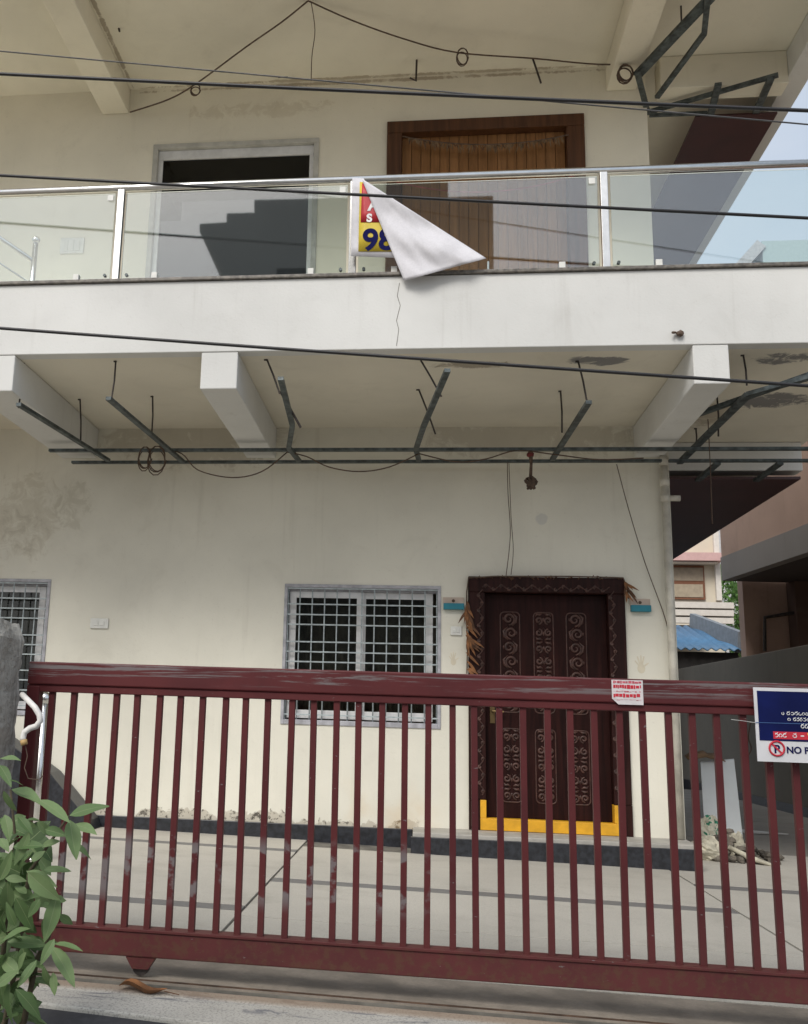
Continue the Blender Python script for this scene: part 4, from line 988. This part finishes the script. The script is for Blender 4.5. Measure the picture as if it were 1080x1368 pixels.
# ------------------------------------------------------------------ side passage and what stands beyond
XBW = 5.0
bwt = PX(1080, 861, XBW).z
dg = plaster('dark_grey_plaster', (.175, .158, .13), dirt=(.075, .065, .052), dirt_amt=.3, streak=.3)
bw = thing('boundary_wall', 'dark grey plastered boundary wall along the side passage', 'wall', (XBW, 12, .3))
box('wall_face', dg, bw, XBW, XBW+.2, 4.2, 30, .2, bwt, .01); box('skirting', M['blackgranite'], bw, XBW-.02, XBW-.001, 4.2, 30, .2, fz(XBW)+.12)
box('end_face', dg, bw, XR+.3, XBW-.022, 24.0, 24.2, .2, bwt+.05)
# white board leaning at the house corner, with sacks and rubble
yb2 = 10.2
c0, c1, c2, c3 = PY(936, 1019, yb2+.25), PY(981, 1015, yb2+.25), PY(993, 1112, yb2-.05), PY(942, 1116, yb2-.05)
zfl = fz(c2.x); c2.z = c3.z = zfl
lb = MB().poly([c0, c1, c2, c3], (0.01, .035, .01)).build('leaning_board', plain('white_laminate', (.74, .77, .77), .5, var=.05, scale=3), bevel=.004); tag(lb, 'white laminate board leaning near the rubble in side passage', 'board')
q = PY(944, 1012, yb2+.26); cardb = plain('cardboard', (.20, .12, .06), .8, var=.2); cm_ = MB()
for i in range(9):
    t = i/8; x = q.x-.20+.36*t; h_ = .09*math.sin(t*2.2+.5)+.012*math.sin(t*17); cm_.v += [(x, yb2+.18, c0.z+.012+h_*.55), (x, yb2+.30, c0.z+.02+h_)]
cm_.f = [(2*i, 2*i+2, 2*i+3, 2*i+1) for i in range(8)]
co_ = cm_.build('cardboard_piece', cardb, smooth=True); so = co_.modifiers.new('thick', 'SOLIDIFY'); so.thickness = .012; tag(co_, 'curled brown cardboard piece resting on top of the white board', 'cardboard')
bd_ = MB(); 
q = PZ(1005, 1112, fz(2.9)); MB_ = MB(); MB_.poly([(q.x-.25, q.y+.35, fz(q.x)+.006), (q.x-.3, q.y-.1, fz(q.x)+.006), (q.x+.35, q.y-.05, fz(q.x)+.006)], (0, 0, .012))
tag(MB_.build('broken_sheet', plain('white_sheet', (.5, .5, .48), .6)), 'broken pale sheet lying on the passage floor', 'sheet')
def sack(name, label, px_, py_, Yk, r, sc, mat, sd_):
    c = PY(px_, py_, Yk); m = MB(); m.sphere((0, 0, 0), 1, 34, 22); base = fz(c.x); vs = []
    for v in m.v:
        d = Vector(v); o3 = Vector((sd_*1.7, sd_*.6, 0))
        k = 1+.30*noise.noise(d*1.4+o3)-.22*abs(noise.noise(d*2.6+o3))-.16*abs(noise.noise(d*5.5+o3))-.06*abs(noise.noise(d*12+o3))
        vs.append((c.x+d.x*sc[0]*r*k, Yk+d.y*sc[1]*r*k, max(base+.002, base+r*sc[2]*.55+d.z*sc[2]*r*k)))
    m.v = vs
    return tag(m.build(name, mat, smooth=False), label, 'sack')
ys = plain('yellowed_sack', (.46, .43, .34), .7, var=.3, scale=12); gsk = N('printed_sack')
cc = gsk.mix(gsk.ramp(gsk.noise(14, 3), .5, .54), (.52, .50, .40), (.03, .20, .12)); gsk = gsk.fin(cc, .7)
sack('cement_sack', 'crumpled sack with green print against the white board', 950, 1112, 9.5, .16, (.9, .7, 1.25), gsk, 2)
sack('cement_sack', 'empty yellowed sack slumped at the house corner', 946, 1128, 8.95, .15, (1.0, .8, .8), ys, 5)
sack('cement_sack', 'small pale sack half buried in the rubble', 984, 1118, 9.1, .11, (.8, .6, 1.3), ys, 9)
rb = MB(); rnd = random.Random(3)
hc_ = PZ(975, 1145, fz(2.3))
for i in range(150):
    a = rnd.uniform(0, 6.28); d = rnd.random()**.7; x = hc_.x+.42*d*math.cos(a); y = hc_.y+.38*d*math.sin(a); r_ = rnd.uniform(.018, .05); z = fz(x)+(.22*(1-d)**1.2)*rnd.random()**.5+r_*.4
    rb.sphere((x, y, z), r_, 6, 4, (1, .9, .7), .6, i)
rbo = rb.build('rubble_pile', plain('rubble', (.12, .105, .085), .95, var=.6, scale=9)); rbo['kind'] = 'stuff'; tag(rbo, 'small heap of dark rubble at the house corner', 'rubble')
m = leafmesh(.3, .03, .1, .4, 6); b0 = PZ(1000, 1145, fz(2.5)+.05)
tag(MB().tube([b0+Vector((-.12, .1, .06)), b0, b0+Vector((.16, -.08, -.045))], [.02, .026, .012], 6).build('sack_tie', ys, smooth=True), 'strip of yellowed sacking trailing off the rubble', 'rag')

# neighbour's house over the boundary wall: balcony, rooms below
nb_ = thing('neighbour_house', 'pink-brown neighbouring house with grey-banded balcony above the boundary wall', 'house', (8, 16, 0))
pinkb = plaster('pink_brown_plaster', (.47, .33, .265), dirt=(.14, .10, .08), dirt_amt=.25, streak=.2); greyb = plaster('grey_band_plaster', (.28, .26, .245), dirt=(.1, .09, .08), dirt_amt=.2, streak=.2); under = plain('dark_soffit', (.07, .055, .05), .9)
Yf = 17.0
F0 = PY(966, 776, Yf); ang = R(6.3)
dv = Vector((-math.sin(ang)*-1, -math.cos(ang), 0))       # along the balcony towards the street
dv = Vector((math.sin(ang)*.0+.10, -1, 0)).normalized(); sv = Vector((1, .10, 0)).normalized()
zb_ = F0.z; zm_ = PY(966, 745, Yf).z
def nbox(name, mat, u0, u1, s0, s1, z0, z1):
    P = []
    for z in (z0, z1):
        for (u, s_) in ((u0, s0), (u1, s0), (u1, s1), (u0, s1)): q = Vector((F0.x, Yf, 0))+dv*u+sv*s_; P.append((q.x, q.y, z))
    return MB().hexa(P).build(name, mat, nb_)
nbox('balcony_parapet', pinkb, 0, 7.5, 0, .15, zm_+.001, zm_+1.75); nbox('balcony_band', greyb, 0, 7.5, -.02, .15, zb_, zm_)
nbox('balcony_floor', under, 0, 7.5, .151, 4, zb_-.0, zb_+.15)
nbox('upper_room', pinkb, 0, 7.5, 1.6, 8, zb_+.16, zb_+3.4)
wl0 = PY(995, 800, Yf+.1)
nbox('end_wall', pinkb, -.3, -.1, wl0.x-F0.x, 7, .2, zb_+.15)
nbox('side_wall', pinkb, -.1, 7.5, 2.0, 8, .2, zb_-.001)
e0 = PY(1065, 800, Yf-.2); nbox('corner_pier', plaster('brown_pier', (.16, .105, .085)), -.09, .2, e0.x-F0.x, e0.x-F0.x+.6, .2, zb_-.001)
# pipe run on the end wall
pm_ = MB(); pm_.tube([PY(1022, 870, Yf+.02), PY(1022, 825, Yf+.02), PY(1064, 818, Yf-.0)], .03, 8); pm_.build('drain_pipe', M['rod'], nb_)
# far house: pink band, brown window, pale parapet
Yh = 27.0
fh = thing('far_house', 'distant cream house with pink band and brown window behind the passage', 'house', (PY(930, 790, Yh).x, Yh, 0))
crm = plaster('cream_far', (.62, .56, .45), dirt_amt=.1, streak=.1); pinkm = plain('pink_band', (.56, .36, .34), .8, var=.06); whitep = plain('white_parapet', (.66, .62, .56), .8, var=.06)
def fb(name, mat, x0, y0, x1, y1, ya, yb, par=fh, bevel=0):
    a, b = PY(x0, y0, ya), PY(x1, y1, ya)
    if y1-y0 > 150: a.x, b.x = PY(x0, 780, ya).x, PY(x1, 780, ya).x
    return box(name, mat, par, a.x, b.x, ya, yb, b.z, a.z, bevel)
fb('wall', crm, 840, 560, 964, 1000, Yh, Yh+6)
fb('pink_ledge', pinkm, 840, 737, 967, 749, Yh-.5, Yh-.001)
fb('ledge_soffit', whitep, 840, 749.3, 960, 752, Yh-.4, Yh-.002)
wf = fb('window', plain('brown_window_frame', (.17, .065, .03), .6), 888, 755, 943, 801, Yh-.06, Yh-.003)
fb('pane', plain('dull_shutter', (.26, .21, .15), .6), 891, 758, 940, 776, Yh-.075, Yh-.061, wf); fb('pane', plain('dull_curtain', (.34, .28, .2), .6), 891, 780, 940, 798, Yh-.075, Yh-.061, wf)
fb('pilaster', whitep, 957, 600, 964, 802, Yh-.12, Yh-.004)
for i in range(3): fb('parapet_board', whitep, 860, 803+i*10.2, 981, 812.9+i*10.2, Yh-3.0, Yh-2.85)
fb('parapet_back', plain('groove', (.4, .37, .33), .9), 860, 804, 980.5, 833, Yh-2.84, Yh-2.7)
fb('parapet_slab', plain('grey_slab', (.25, .25, .26), .9), 860, 834, 982, 850, Yh-2.9, Yh-.1)
# blue corrugated shed roof
shed = thing('shed', 'low shed with blue corrugated roof at the passage end', 'shed', (PY(950, 850, 21).x, 21, 0))
bl = plain('blue_sheet', (.07, .18, .32), .5, var=.12, scale=4)
r0, r1 = PY(880, 836, 23.0), PY(1000, 868, 20.5); m = MB(); nx = 70; xs0, xs1 = PY(850, 850, 21).x, PY(994, 866, 20.5).x
zA, zB = PY(940, 838, 23).z, PY(940, 868, 20.5).z
for i in range(nx+1):
    x = xs0+(xs1-xs0)*i/nx; w = .025*math.cos(i*2*math.pi/6); m.v += [(x, 20.5, zB+w), (x, 23, zA+w)]
m.f = [(2*i, 2*i+2, 2*i+3, 2*i+1) for i in range(nx)]; ro_ = m.build('corrugated_roof', bl, shed, smooth=True); so = ro_.modifiers.new('thick', 'SOLIDIFY'); so.thickness = .02
ga, gb = PY(925, 832, 23), PY(990, 858, 20.6); MB().bar(ga, gb, .12, .42).build('gable_kerb', plain('grey_kerb', (.20, .22, .24), .9), shed)
box('shed_wall', plain('dark_shed_wall', (.035, .033, .032), .9), shed, xs0+.1, xs1-.05, 20.7, 23, .1, zB-.03)
# tree between the houses
tree = thing('tree', 'bright green tree in the gap beside the neighbouring house', 'tree', (PY(989, 830, 38).x, 38, 0))
tb = PY(989, 870, 38); MB().tube([(tb.x, 38, 0), (tb.x+.1, 38, 2.0), (tb.x-.1, 38, 4.5), (tb.x+.2, 38, 6)], [.2, .16, .1, .04], 8).build('trunk', bark, tree, smooth=True)
br_ = MB()
for k in range(7): a = k*.9; br_.tube([(tb.x, 38, 2.2+k*.45), (tb.x+.8*math.cos(a), 38+.8*math.sin(a), 3.0+k*.5), (tb.x+1.5*math.cos(a), 38+1.5*math.sin(a), 3.4+k*.55)], [.07, .045, .015], 5)
br_.build('limb', bark, tree)
cr_ = MB(); rnd = random.Random(11)
cl = [(tb.x+rnd.gauss(0, .9), 38+rnd.gauss(0, .9), rnd.uniform(1.4, 7.4), rnd.uniform(.4, .9)) for _ in range(90)]
for (x, y, z, r_) in cl:
    for _ in range(70):
        d = Vector((rnd.gauss(0, 1), rnd.gauss(0, 1), rnd.gauss(0, .8))).normalized()*r_*rnd.random()**.4; c = Vector((x, y, z))+d
        u = Vector((rnd.gauss(0, 1), rnd.gauss(0, 1), rnd.gauss(0, 1))).normalized(); v = u.orthogonal().normalized(); s_ = rnd.uniform(.07, .15)
        cr_.add([c-u*s_, c+v*s_*.45, c+u*s_, c-v*s_*.45], [(0, 1, 2, 3)])
cro = cr_.build('crown', LM2, tree); cro['kind'] = 'stuff'
# pale blue-green building top seen above the coping
tb2 = thing('far_block', 'pale blue-green rooftop block rising beyond the balcony edge', 'building', (PY(1060, 335, 45).x, 45, 0))
teal = plain('pale_teal', (.36, .46, .47), .8, var=.05); a = PY(1018, 322, 45); b_ = PY(1200, 322, 45)
box('block', teal, tb2, a.x, b_.x, 45, 60, 0, a.z); a2 = PY(1000, 342, 44.5)
box('side_wing', plain('grey_wing', (.45, .45, .46), .8), tb2, a2.x-6, a.x-.01, 46, 60, 0, a2.z-2)
MB().bar((a.x-2.2, 45.5, a.z-2.6), (a.x-.05, 45.5, a.z-.15), 1.2, .5).build('sloping_parapet', plain('grey_wing2', (.42, .42, .44), .8), tb2)

# ------------------------------------------------------------------ building across the street (behind the camera, mirrored in the glass)
YO = -11.0; vd = (YB+.057)*2-YO
def OP(x, y): q = PY(x, y, vd); return (q.x, YO, q.z)
ob = thing('opposite_house', 'grey unfinished house with stepped stair tower across the street', 'house', (0, YO-3, 0))
gr = plaster('raw_cement_grey', (.24, .235, .22), dirt=(.14, .13, .12), dirt_amt=.3, streak=.3)
P = [(267, 310), (267, 299), (303, 297), (303, 285), (340, 284), (340, 267), (470, 264)]
pts = [OP(*p) for p in P]; pr_ = OP(470, 264); bl0 = OP(298, 366)
MB().poly([(bl0[0], YO, 0), bl0]+pts+[(pr_[0], YO, 0)], (0, -6, 0)).build('stair_block', gr, ob)
t0, t1 = OP(470, 264), OP(599, 150); MB().box(t0[0]+.01, t1[0], YO-6.5, YO-.01, 0, t1[2]).build('tower', gr, ob)
w0, w1 = OP(599, 264), OP(659, 261); MB().box(w0[0]+.01, w1[0], YO-6, YO-.02, 0, w1[2]).build('side_block', gr, ob)
